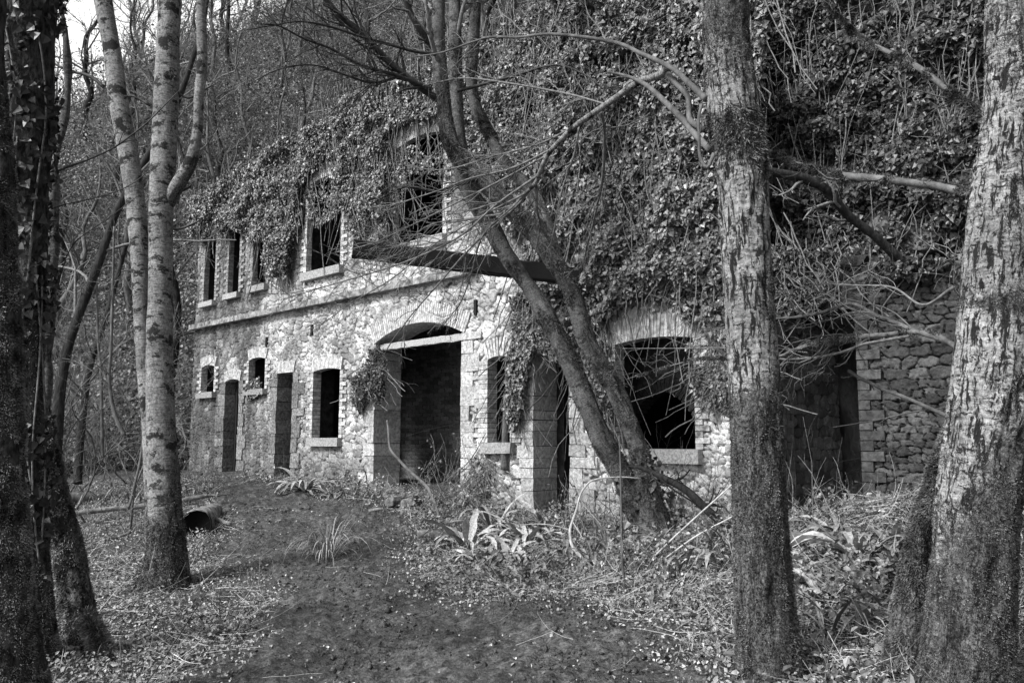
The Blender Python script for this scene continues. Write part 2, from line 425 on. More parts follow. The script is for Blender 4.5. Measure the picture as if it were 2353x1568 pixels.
def blades(mb, P, D, L, Wd, droop=.6, K=6, wave=0.0, tone=None, flat=None):
    """strap leaves: base P, start direction D, length L, width Wd"""
    n = len(P); d = D/np.linalg.norm(D, axis=1)[:, None]
    side = np.cross(d, np.array([0, 0, 1.0])); side /= np.linalg.norm(side, axis=1)[:, None]+1e-9
    if flat is not None:
        side = side+rng.normal(size=(n, 3))*flat; side -= d*(side*d).sum(1)[:, None]; side /= np.linalg.norm(side, axis=1)[:, None]
    C = np.zeros((n, K, 3)); C[:, 0] = P
    for k in range(1, K):
        d = d+np.array([0, 0, -1.0])*(np.broadcast_to(droop, (n,))[:, None]*(k/K)*.6)+rng.normal(size=(n, 3))*.04
        d /= np.linalg.norm(d, axis=1)[:, None]; C[:, k] = C[:, k-1]+d*(np.broadcast_to(L, (n,))/(K-1))[:, None]
    t = np.linspace(0, 1, K); prof = np.clip(np.minimum(.35+t*2.2, 1)*np.minimum(1, (1-t)*3.2+.03), 0, 1)
    w = np.broadcast_to(Wd, (n,))[:, None]*prof[None]/2
    up = np.cross(side, d); up /= np.linalg.norm(up, axis=1)[:, None]+1e-9
    wl = 1+wave*rng.normal(size=(n, K))*.35; wr = 1+wave*rng.normal(size=(n, K))*.35
    lift = wave*.35*np.sin(np.arange(K)*2.4)[None]*w
    Lf = C-side[:, None]*(w*wl)[..., None]+up[:, None]*(w*.35+lift)[..., None]
    Rt = C+side[:, None]*(w*wr)[..., None]+up[:, None]*(w*.35-lift)[..., None]
    V = np.stack([Lf, C, Rt], 2)
    b = (np.arange(n)*K*3)[:, None, None]+(np.arange(K-1)*3)[None, :, None]; c = np.array([0, 1])[None, None]
    f = np.stack([b+c, b+c+1, b+c+4, b+c+3], -1).reshape(-1, 4)
    tn = rng.uniform(.1, 1, n) if tone is None else np.broadcast_to(tone, (n,))
    mb.add(V.reshape(-1, 3), f, np.repeat(tn, K*3))
def moss_on(mb, V, N, count, lmin=.008, lmax=.026, w=.0055, mask=None, grav=.12):
    nr, ns, _ = V.shape
    i = rng.integers(0, nr-1, count); j = rng.integers(0, ns, count); f = rng.uniform(size=(count, 2))
    j2 = (j+1) % ns
    p = (V[i, j]*(1-f[:, :1])+V[i+1, j]*f[:, :1])*(1-f[:, 1:])+(V[i, j2]*(1-f[:, :1])+V[i+1, j2]*f[:, :1])*f[:, 1:]
    nn = N[i, j]*(1-f[:, 1:])+N[i, j2]*f[:, 1:]
    keep = np.ones(count, bool) if mask is None else mask(p)
    p, nn = p[keep], nn[keep]; n = len(p)
    if n == 0: return
    d = nn+rng.normal(size=(n, 3))*.8+np.array([0, 0, -grav]); d /= np.linalg.norm(d, axis=1)[:, None]
    L = rng.uniform(lmin, lmax, n)*(.5+fbm(p[:, 0]*6, p[:, 1]*6, p[:, 2]*6, seed=31))
    s = np.cross(d, rng.normal(size=(n, 3))); s /= np.linalg.norm(s, axis=1)[:, None]+1e-9
    p = p-nn*.004
    mid = p+d*(L*.55)[:, None]+s*w*.3; tip = p+d*L[:, None]+np.array([0, 0, -1.0])*(L*.12)[:, None]
    v = np.stack([p-s*w*.5, p+s*w*.5, mid+s*w*.5, tip, mid-s*w*.5], 1)
    b = (np.arange(n)*5)[:, None]
    clump = .5*fbm(p[:, 0]*14, p[:, 1]*14, p[:, 2]*14, seed=33)+.5*fbm(p[:, 0]*34, p[:, 1]*34, p[:, 2]*7, seed=34)
    mb.add(v.reshape(-1, 3), [b+np.array([[0, 1, 2, 4]]), b+np.array([[4, 2, 3]])], np.repeat(np.clip((clump-.33)*2.6*rng.uniform(.4, 1.3, n), 0, 1), 5))

# ================================================================== SETTING: ground, slope, path
def axis(a0, a1, fine, lo, hi, g=1.14):
    mid = list(np.arange(a0, a1, fine)); L = []; st = fine; x = a0
    while x > lo: st *= g; x -= st; L.append(x)
    H = []; st = fine; x = mid[-1]
    while x < hi: st *= g; x += st; H.append(x)
    return np.array(L[::-1]+mid+H)
gx = axis(-6.5, 6.0, .045, -120, 120); gy = axis(2.8, 16.0, .045, -40, 150)
def sheet(name, gx, gy, zf, mat, keep=None):
    X, Y = np.meshgrid(gx, gy); Z = zf(X, Y)
    nx, ny = len(gx), len(gy)
    i = (np.arange(ny-1)*nx)[:, None]+np.arange(nx-1)[None]
    f = np.stack([i, i+1, i+nx+1, i+nx], -1).reshape(-1, 4)
    if keep is not None:
        k = keep(X, Y); kk = k[:-1, :-1] & k[1:, 1:] & k[:-1, 1:] & k[1:, :-1]; f = f[kk.ravel()]
    mb = MB(); mb.add(np.stack([X, Y, Z], -1).reshape(-1, 3), f)
    return mb.build(name, mat, None, True)
PATHPX = [(400, 1568), (560, 1460), (615, 1400), (560, 1330), (505, 1270), (520, 1210), (510, 1170), (470, 1125), (455, 1098), (520, 1092),
          (590, 1100), (700, 1128), (830, 1152), (900, 1180), (955, 1210), (935, 1250), (930, 1300), (1000, 1350), (1080, 1400), (1260, 1385), (1420, 1420), (1560, 1470), (1690, 1540), (1720, 1640)]
PATH = np.array([ground(*p)[:2] for p in PATHPX])
PATH = np.concatenate([PATH, [[1.2, 3.0], [-1.8, 3.0]]])
def in_path(x, y, warp=.28):
    wx = x+warp*2*(fbm(x*1.8, y*1.8, seed=41, octv=4, gain=.6)-.5); wy = y+warp*2*(fbm(x*1.8, y*1.8, seed=43, octv=4, gain=.6)-.5)
    return inpoly(np.stack([wx, wy], -1), PATH)
g = sheet('ground', gx, gy, lambda X, Y: height(X, Y), M['soil']); tag(g, kind='structure', label='woodland floor of dark soil rising to a wooded slope')
def rut(x, y):
    a = fbm(x*4.5, y*2.6, seed=51, octv=4, gain=.6)-.5; b = fbm(x*13, y*11, seed=52, octv=3, gain=.6)-.5
    c = fbm(x*34, y*30, seed=53, octv=3, gain=.65)-.5
    r = fbm(x*6+1.5*y, y*1.3, seed=54, octv=3)-.5
    return .05*a+.055*b+.034*c+.07*r
def path_z(x, y):
    # edge fade from four shifted lookups keeps the rim below the ground
    e = sum(in_path(x+a, y+b).astype(float) for a, b in ((.13, 0), (-.13, 0), (0, .13), (0, -.13), (0, 0)))/5
    return height(x, y)+.012+rut(x, y)*e-.07*(1-e)
px_ = np.arange(PATH[:, 0].min()-.5, PATH[:, 0].max()+.5, .022); py_ = np.arange(2.9, PATH[:, 1].max()+.6, .022)
p = sheet('path', px_, py_, path_z, M['mud'], lambda X, Y: in_path(X, Y) | in_path(X+.1, Y) | in_path(X-.1, Y) | in_path(X, Y+.1) | in_path(X, Y-.1))
tag(p, kind='structure', label='dark muddy trodden path curving towards the ruin')

# ================================================================== THE BUILDING
UD3 = np.array([UD[0], UD[1], 0]); SD3 = np.array([SD[0], SD[1], 0]); ZZ = np.array([0, 0, 1.0])
bld = thing('ruined_building', 'roofless two-storey pale stone ruin with arched openings, overgrown with ivy', 'building', tuple(W(12, 0, .6)))
class Op: pass
def opening(xl, xr, yt, yb, rise=0.0, arch=.22, dep=.13, jamb='brick', sill=None, jw=(.11, .22), mat='brick'):
    o = Op(); yc = (yt+yb)/2
    o.u1 = float(uz(xl, yc)[0]); o.u0 = float(uz(xr, yc)[0])
    xc = (xl+xr)/2
    o.z1 = float(uz(xc, yt)[1]); o.z0 = float(uz(xc, yb)[1]); o.rise = rise; o.zs = o.z1-rise
    o.uc = (o.u0+o.u1)/2; o.hw = (o.u1-o.u0)/2; o.arch = arch; o.dep = dep; o.jamb = jamb; o.sill = sill; o.jw = jw; o.mat = mat
    return o
def arc(o, u): return o.zs+o.rise*(1-((u-o.uc)/o.hw)**2)
OP = dict(
 w1=opening(463, 492, 838, 901, .06, .24, dep=.16, sill=.14),
 d1=opening(514, 546, 871, 1100, .05, .24, dep=.5, jamb='block', jw=(.2, .34)),
 w2=opening(572, 609, 821, 894, .05, .24, dep=.16, sill=.12),
 d2=opening(634, 670, 856, 1105, .0, .26, dep=.55, jamb='block', jw=(.2, .38)),
 w3=opening(719, 780, 846, 1005, .05, .25, dep=.19, sill=.17),
 arch=opening(861, 1059, 741, 1150, .29, .36, dep=.62, jamb='block', jw=(.25, .42)),
 nw=opening(1121, 1172, 817, 1016, .05, .30, dep=.22, sill=.17),
 d3=opening(1226, 1308, 780, 1215, .15, .3, dep=.85, jamb='block', jw=(.25, .45)),
 rw=opening(1415, 1595, 774, 1031, .06, .32, dep=.22, sill=.19),
 d4=opening(1735, 1975, 722, 1260, .0, .28, dep=1.0, jamb=None),
 u1=opening(472, 496, 500, 692, .03, .2, sill=.13, mat='brick_mid'),
 u2=opening(527, 551, 500, 673, .03, .2, sill=.13, mat='brick_mid'),
 u3=opening(583, 614, 480, 655, .03, .2, sill=.14, mat='brick_mid'),
 u4=opening(707, 784, 407, 619, .08, .27, sill=.16),
 u5=opening(907, 1018, 313, 553, .11, .32, sill=.17),
 u5b=opening(1185, 1262, 200, 470, .2, .26, mat='brick_mid'),
 u6=opening(1371, 1448, 128, 440, .2, .26, sill=.15, mat='brick_mid'),
 u7=opening(1560, 1640, 55, 380, .2, .26, mat='brick_mid'),
)
def masonry(U, Z, cw, ch, seed, jit=.36, pw=3.0, warp=.25, vary=.14):
    wu = U+warp*cw*(fbm(U*4/cw*.3, Z*4/cw*.3, seed=seed+5, octv=2)-.5)*2
    wz = Z+warp*ch*(fbm(U*4/cw*.3, Z*4/cw*.3, seed=seed+6, octv=2)-.5)*2
    row = np.floor(wz/ch); F1 = np.full(U.shape, 9.0); F2 = np.full(U.shape, 9.0); ID = np.zeros(U.shape)
    for dr in (-1, 0, 1):
        r = row+dr; off = np.where(np.mod(r, 2) == 0, 0, .5)
        col = np.floor(wu/cw-off)
        for dc in (-1, 0, 1):
            c = col+dc
            jx = (_h(c, r, c*0, seed)-.5)*2*jit; jz = (_h(c, r, c*0+1, seed)-.5)*2*jit*.8
            wt = (_h(c, r, c*0+2, seed)-.5)*2*vary
            dx = wu/cw-(c+off+.5+jx); dz = wz/ch-(r+.5+jz)
            d = (np.abs(dx)**pw+np.abs(dz)**pw)**(1/pw)-wt
            idd = _h(c, r, c*0+3, seed)
            new = d < F1
            F2 = np.where(new, F1, np.minimum(F2, d)); ID = np.where(new, idd, ID); F1 = np.where(new, d, F1)
    return F2-F1, ID
def wall(name, u0, u1, z0, z1, mat, ops=(), s0=0.0, du=.016, cw=.20, ch=.125, seed=1, depth=.045, grime_shade=None, topfn=None, parent=bld, cut=.03, je=.11, mixed=False, **kw):
    nu = int((u1-u0)/du)+1; nz = int((z1-z0)/du)+1
    U, Z = np.meshgrid(np.linspace(u0, u1, nu), np.linspace(z0, z1, nz))
    J, ID = masonry(U, Z, cw, ch, seed, **kw)
    if mixed:
        J2, ID2 = masonry(U, Z, cw*.58, ch*.62, seed+50, **kw); pk = fbm(U*1.7, Z*2.3, seed=seed+60, octv=3)+.04*(fbm(U*14, Z*14, seed=seed+61)-.5) > .53
        J = np.where(pk, J2*.8, J); ID = np.where(pk, ID2, ID)
        J = J*(.55+.9*fbm(U*11, Z*11, seed=seed+62, octv=3, gain=.65))
    rel = depth*1.15*(1-sst(J, .0, je))+depth*.6*ID+depth*1.1*(fbm(U*9, Z*9, seed=seed+9, octv=4, gain=.6)-.4)
    face = depth*.5*(fbm(U*30, Z*30, seed=seed+19, octv=2)-.5)
    Sg = s0+np.maximum(rel+face, -.004)
    V = W(U, Sg, Z)
    G = np.zeros_like(U) if grime_shade is None else grime_shade(U, Z)
    i = (np.arange(nz-1)*nu)[:, None]+np.arange(nu-1)[None]
    f = np.stack([i, i+1, i+nu+1, i+nu], -1)
    Uc = (U[:-1, :-1]+U[1:, 1:])/2; Zc = (Z[:-1, :-1]+Z[1:, 1:])/2
    ok = np.ones(Uc.shape, bool)
    for o in ops:
        hw = o.hw+cut; a = o.zs+cut+(o.rise)*(1-np.clip((Uc-o.uc)/hw, -1, 1)**2)
        ok &= ~((np.abs(Uc-o.uc) < hw) & (Zc > o.z0-cut) & (Zc < a))
    if topfn is not None: ok &= Zc < topfn(Uc)
    mb = MB(); mb.add(V.reshape(-1, 3), f[ok].reshape(-1, 4), ID.ravel(), np.stack([J, G, G*0], -1).reshape(-1, 3))
    return mb.build(name, mat, parent, True)
def fac_grime_shade(U, Z):
    zb = np.interp(U, GU, GH)+CZ
    low = .9*(1-sst(Z-zb, .0, .95+.5*fbm(U*1.3, Z*.4, seed=61)))*(.4+.6*sst(U, 6, 14))
    far = .92*sst(U, 12.5, 19.0)*(.45+.9*sst(fbm(U*1.1, Z*.35, seed=62), .3, .62))
    drip = .62*sst(fbm(U*3.0, Z*.25, seed=63, octv=4, gain=.6), .52, .66)*sst(U, 7, 14)
    top = .55*sst(Z, 4.9, 6.6)
    vine = .8*sst(Z+.12*(11-U), 4.6, 5.6)*(1-sst(U, 10.2, 11.2))  # wall darkened behind the ivy, shade of the leaf gaps in the colour
    lf = .93*sst(U, 12.6, 16.6)*(1-sst(Z-zb, 1.0, 3.2))*(.6+.7*sst(fbm(U*1.4, Z*.5, seed=66), .3, .6))
    blot = .5*sst(fbm(U*.9, Z*1.1, seed=64, octv=5, gain=.6), .54, .68)
    return np.clip(np.maximum.reduce([low, far, drip, top, blot, vine, lf]), 0, .93)
UEND = float(uz(440, 900)[0]); ZTOP = 7.45
main_ops = [OP[k] for k in OP if k != 'd4']
UR = OP['d4'].u1
def topf(U): return ZTOP-.10*sst(U, 15, 20)*4+.5*(fbm(U*1.3, U*0, seed=71)-.5)
wall('wall', UR, UEND, .0, 7.9, M['stone'], main_ops, grime_shade=fac_grime_shade, topfn=topf, seed=3, depth=.032, pw=4.0, jit=.42, vary=.2, mixed=True, warp=.5)
# right-hand stretch beyond the last doorway: larger blocks, its shade put into a darker colour
zr = float(uz(2000, 612)[1])
o4 = OP['d4']
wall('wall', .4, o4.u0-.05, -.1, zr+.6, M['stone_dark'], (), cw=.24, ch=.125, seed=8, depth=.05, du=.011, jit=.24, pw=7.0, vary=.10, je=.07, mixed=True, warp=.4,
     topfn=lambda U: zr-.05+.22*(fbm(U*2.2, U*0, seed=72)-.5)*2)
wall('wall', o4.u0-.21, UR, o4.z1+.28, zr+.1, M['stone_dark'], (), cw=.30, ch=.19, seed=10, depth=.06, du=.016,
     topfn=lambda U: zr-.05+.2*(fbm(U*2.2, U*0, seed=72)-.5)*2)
# brick jambs, stone quoins and arches
def jamb(o, side, mb, course, widths, dep, jit=.002, z0=None, gap=.009):
    z = (o.z0 if z0 is None else z0); k = 0; e = o.u1 if side > 0 else o.u0
    top = o.zs
    while z < top-.01:
        h = min(course*(rng.uniform(.97, 1.03) if course < .2 else rng.uniform(.6, 1.35)), top-z)
        w = widths[k % 2]*(rng.uniform(.92, 1.08) if course < .2 else rng.uniform(.75, 1.25))
        c = W(e+side*w/2, dep/2-.012, z+h/2)
        mb.box(c, w/2-gap/2, dep/2, h/2-gap/2, UD3, SD3, ZZ, rng.uniform(.15, .95), jit)
        z += h; k += 1
def vouss(o, mb, thick, dep, bw=.05, jit=.0015):
    n = max(3, int(o.hw*2.08/bw)); tt = (np.arange(n)+.5)/n*2-1
    for t in tt:
        u = o.uc+t*o.hw*1.06; z = o.zs+o.rise*(1-min(1, abs(t))**2) if o.rise else o.zs
        sl = -2*o.rise*t/o.hw; sk = 0 if o.rise else .25*t
        ex = UD3+ZZ*sl; ex = ex/np.linalg.norm(ex); ez = ZZ-UD3*sl+UD3*sk; ez = ez/np.linalg.norm(ez)
        L = thick*rng.uniform(.94, 1.03)
        P = W(u, dep/2-.014, z)+ez*(L/2)
        mb.box(P, o.hw*1.05/n-.0022, dep/2, L/2, ex, SD3, ez, rng.uniform(.45, .9), jit)
for k, o in OP.items():
    if k == 'd4': continue
    jm = MB()
    if o.jamb == 'brick':
        for sd in (1, -1):
            jm = MB(); jamb(o, sd, jm, .078, o.jw if k != 'nw' else (.22, .33), o.dep); jm.build('brick_jamb', M[o.mat], bld)
    elif o.jamb == 'block':
        for sd in (1, -1):
            jm = MB(); jamb(o, sd, jm, .24, o.jw, o.dep, .011, None, .007); jm.build('stone_jamb', M['block_dark' if k in ('d1', 'd2') else 'block'], bld)
    vb = MB(); vouss(o, vb, o.arch, o.dep); vb.build('brick_arch', M[o.mat], bld)
    for sd, e in ((1, o.u1), (-1, o.u0)):
        if o.jamb == 'brick':
            rb = MB(); rb.box(W(e+sd*.07, o.dep+.17, (o.z0+o.zs)/2), .035, .165, (o.zs-o.z0)/2+.25, UD3, SD3, ZZ); rb.build('inner_reveal', M['inside'], bld)
        rb = MB(); rb.box(W(e+sd*.05, .03+o.dep/2, (o.z0+o.zs)/2), .035, o.dep/2-.03, (o.zs-o.z0)/2+.02, UD3, SD3, ZZ); rb.build('mortar_bed', M['mortar'], bld)
    if o.sill:
        rb = MB(); rb.box(W(o.uc, .05+o.dep/2, o.z0-.06), o.hw+.02, o.dep/2-.03, .05, UD3, SD3, ZZ); rb.build('mortar_bed', M['mortar'], bld)
    if o.sill:
        sb = MB(); sb.box(W(o.uc, .04, o.z0-o.sill/2), o.hw+.09, .14, o.sill/2, UD3, SD3, ZZ, rng.uniform(.3, .8), .011); sb.build('window_sill', M['sill'], bld)
# right doorway: brick quoin on its near side, flat stone lintel, deep dark side wall
jm = MB()
o4.zs = o4.z1
jamb(o4, -1, jm, .112, (.14, .27), .9, .003); jm.build('brick_jamb', M['brick_dark'], bld)
lb = MB()
for i in range(5):
    w = (o4.u1-o4.u0+.3)/5; lb.box(W(o4.u0-.15+w*(i+.5), .24, o4.z1+.14), w/2-.008, .26, .135, UD3, SD3, ZZ, rng.uniform(.2, .8), .01)
lb.build('stone_lintel', M['rock_dark'], bld)
def wall_n(name, u, s0, s1, z0, z1, mat, **kw):      # wall running back from the facade, seen from the near side
    n1 = int((s1-s0)/.018)+1; n2 = int((z1-z0)/.018)+1
    A, Z = np.meshgrid(np.linspace(s0, s1, n1), np.linspace(z0, z1, n2))
    J, ID = masonry(A+7, Z, .27, .15, 23, jit=.28, pw=5.0); J = J*(.5+fbm(A*9, Z*9, seed=26))
    r = .03*(1-sst(J, 0, .12))+.025*ID+.06*(fbm(A*8, Z*8, seed=24)-.5)
    V = W(u+r, A, Z); i = (np.arange(n2-1)*n1)[:, None]+np.arange(n1-1)[None]
    mb = MB(); mb.add(V.reshape(-1, 3), np.stack([i, i+n1, i+n1+1, i+1], -1).reshape(-1, 4), ID.ravel(), np.stack([J, J*0, J*0], -1).reshape(-1, 3))
    return mb.build(name, mat, bld, True)
wall_n('passage_wall', o4.u1, .02, 2.6, .0, o4.z1+.1, M['stone_mid'])
# inner walls, floors, partitions and unseen roof slab added to keep it dark
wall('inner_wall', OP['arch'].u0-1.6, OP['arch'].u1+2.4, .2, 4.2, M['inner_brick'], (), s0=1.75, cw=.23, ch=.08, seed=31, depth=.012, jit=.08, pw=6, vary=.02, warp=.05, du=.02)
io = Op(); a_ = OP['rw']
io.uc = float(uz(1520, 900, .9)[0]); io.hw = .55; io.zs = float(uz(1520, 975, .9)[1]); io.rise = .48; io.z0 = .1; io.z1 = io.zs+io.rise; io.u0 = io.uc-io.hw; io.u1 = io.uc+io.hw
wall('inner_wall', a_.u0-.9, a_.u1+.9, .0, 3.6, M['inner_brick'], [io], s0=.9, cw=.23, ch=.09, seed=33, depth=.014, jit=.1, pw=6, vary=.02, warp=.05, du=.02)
vb = MB(); vouss(io, vb, .2, .3)
v_o = vb.build('brick_arch', M['brick_dark'], bld); v_o.location = v_o.location+mathutils.Vector(SD3*.9)
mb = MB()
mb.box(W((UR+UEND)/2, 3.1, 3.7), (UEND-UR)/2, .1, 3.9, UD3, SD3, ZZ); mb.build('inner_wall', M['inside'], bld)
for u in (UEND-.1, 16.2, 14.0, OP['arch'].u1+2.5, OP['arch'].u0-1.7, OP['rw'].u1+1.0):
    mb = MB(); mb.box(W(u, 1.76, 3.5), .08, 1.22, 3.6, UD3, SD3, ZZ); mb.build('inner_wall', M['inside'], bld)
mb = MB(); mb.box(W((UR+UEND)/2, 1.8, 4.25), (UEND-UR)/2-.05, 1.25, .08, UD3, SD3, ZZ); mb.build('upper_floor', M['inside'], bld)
mb = MB(); mb.box(W((UR+UEND)/2, 1.75, 7.28), (UEND-UR)/2-.05, 1.35, .08, UD3, SD3, ZZ); mb.build('added_roof_slab', M['inside'], bld)
mb = MB(); mb.box(W(OP['u4'].u0+.35, 1.3, 5.6), .5, .06, .9, UD3, SD3, ZZ); mb.build('plaster_wall', M['plaster'], bld)
# string course
ua, za = uz(443, 753); ub, zb = uz(1100, 622)
zsc = float((za+zb)/2); ua = UEND+.03; ub = float(ub); mb = MB(); x = ub
while x < ua:
    w = rng.uniform(.5, .9); w = min(w, ua-x); mb.box(W(x+w/2, -.02, zsc), w/2-.003, .12, .06, UD3, SD3, ZZ, rng.uniform(.2, .7), .004); x += w
mb.build('string_course', M['string'], bld)
# door frame in the far doorway
o = OP['d1']; mb = MB()
for e in (o.u0+.05, o.u1-.06):
    mb = MB(); mb.box(W(e, .3, (o.z0+o.z1)/2), .05, .05, (o.z1-o.z0)/2, UD3, SD3, ZZ); mb.build('door_post', M['frame'], bld)
mb = MB(); mb.box(W(o.uc, .3, o.z1-.10), o.hw-.11, .05, .05, UD3, SD3, ZZ); mb.build('door_head', M['frame'], bld)
mb = MB()
for nm in ('u2', 'u3'):
    o = OP[nm]
    for e in (o.u0+.03, o.uc, o.u1-.03):
        mb = MB(); mb.box(W(e, .3, (o.z0+o.z1)/2), .025, .03, (o.z1-o.z0)/2, UD3, SD3, ZZ); mb.build('window_bar', M['frame'], bld)
# slots in the wall (iron tie plates)
for (a, b, h_) in ((1092, 706, .26), (612, 785, .22), (716, 757, .22)):
    u, z = uz(a, b); mb = MB(); mb.box(W(float(u), .015, float(z)), .03, .03, h_/2, UD3, SD3, ZZ); mb.build('tie_plate', M['beam'], bld)
# timbers resting in openings
def timber(name, label, cat, Pa, Pb, w, h, mat, n=16, seed=0, jit=.012):
    Pa, Pb = np.asarray(Pa, float), np.asarray(Pb, float); d = Pb-Pa; L = np.linalg.norm(d); d /= L
    sv = np.cross(d, ZZ); sv /= np.linalg.norm(sv); uv = np.cross(sv, d)
    t = np.linspace(0, 1, n); ring = np.array([[-1, -1], [-.9, -1], [.9, -1], [1, -.9], [1, .9], [.9, 1], [-.9, 1], [-1, .9]])
    V = Pa+d*(t*L)[:, None, None]+sv*(ring[None, :, :1]*w/2)+uv*(ring[None, :, 1:]*h/2)
    V = V+rng.normal(size=V.shape)*jit*.4
    m = 8; i = (np.arange(n-1)*m)[:, None]; j = np.arange(m)[None]; j2 = (j+1) % m
    mb = MB(); mb.add(V.reshape(-1, 3), [np.stack([i+j, i+m+j, i+m+j2, i+j2], -1).reshape(-1, 4), np.array([np.arange(m)]), np.array([np.arange(m)[::-1]+(n-1)*m])], .5)
    o = mb.build(name, mat); return tag(o, label, cat)
u, z = uz(885, 797, .12); v, y = uz(1062, 774, .12)
timber('timber_plank', 'bleached timber plank wedged across the large arched opening', 'plank', W(u+.1, .12, z), W(v-.1, .12, y), .08, .115, M['plank'])
u, z = uz(636, 914, .45); v, y = uz(671, 912, .45)
timber('timber_plank', 'short pale board across the narrow tall doorway', 'plank', W(u, .5, z), W(v-.03, .5, y), .1, .05, M['plank'])
timber('timber_plank', 'lower short board across the narrow tall doorway', 'plank', W(u, .5, z-.11), W(v-.03, .5, y-.11), .1, .05, M['plank'])
uB, zB = uz(1395, 643)
bP0 = W(uB, .1, zB); bP1 = at(810, 571, 10.9)
timber('timber_beam', 'heavy dark timber beam jutting from the ivy across the facade', 'beam', bP1, bP0, .17, .235, M['beam'], 24)
bk = MB(); dd = (bP0-bP1)/np.linalg.norm(bP0-bP1)

# cliff behind the right-hand wall
cu = np.linspace(-8, UR+.5, 150); cz_ = np.linspace(-.3, 13, 130); A, Z = np.meshgrid(cu, cz_)
def cliff_s(u, z): return 2.8-1.9*sst(z, 2.7, 3.6)+1.0*(fbm(u*.5, z*.5, seed=81)-.5)+.5*(fbm(u*2, z*2, seed=82)-.5)+.08*np.maximum(0, z-3)
Sx = cliff_s(A, Z)
mb = MB(); i = (np.arange(129)*150)[:, None]+np.arange(149)[None]
mb.add(W(A, Sx, Z).reshape(-1, 3), np.stack([i, i+1, i+151, i+150], -1).reshape(-1, 4))
tag(mb.build('cliff', M['cliff'], None, True), 'shaded quarry rock face hung with ivy', kind='structure')

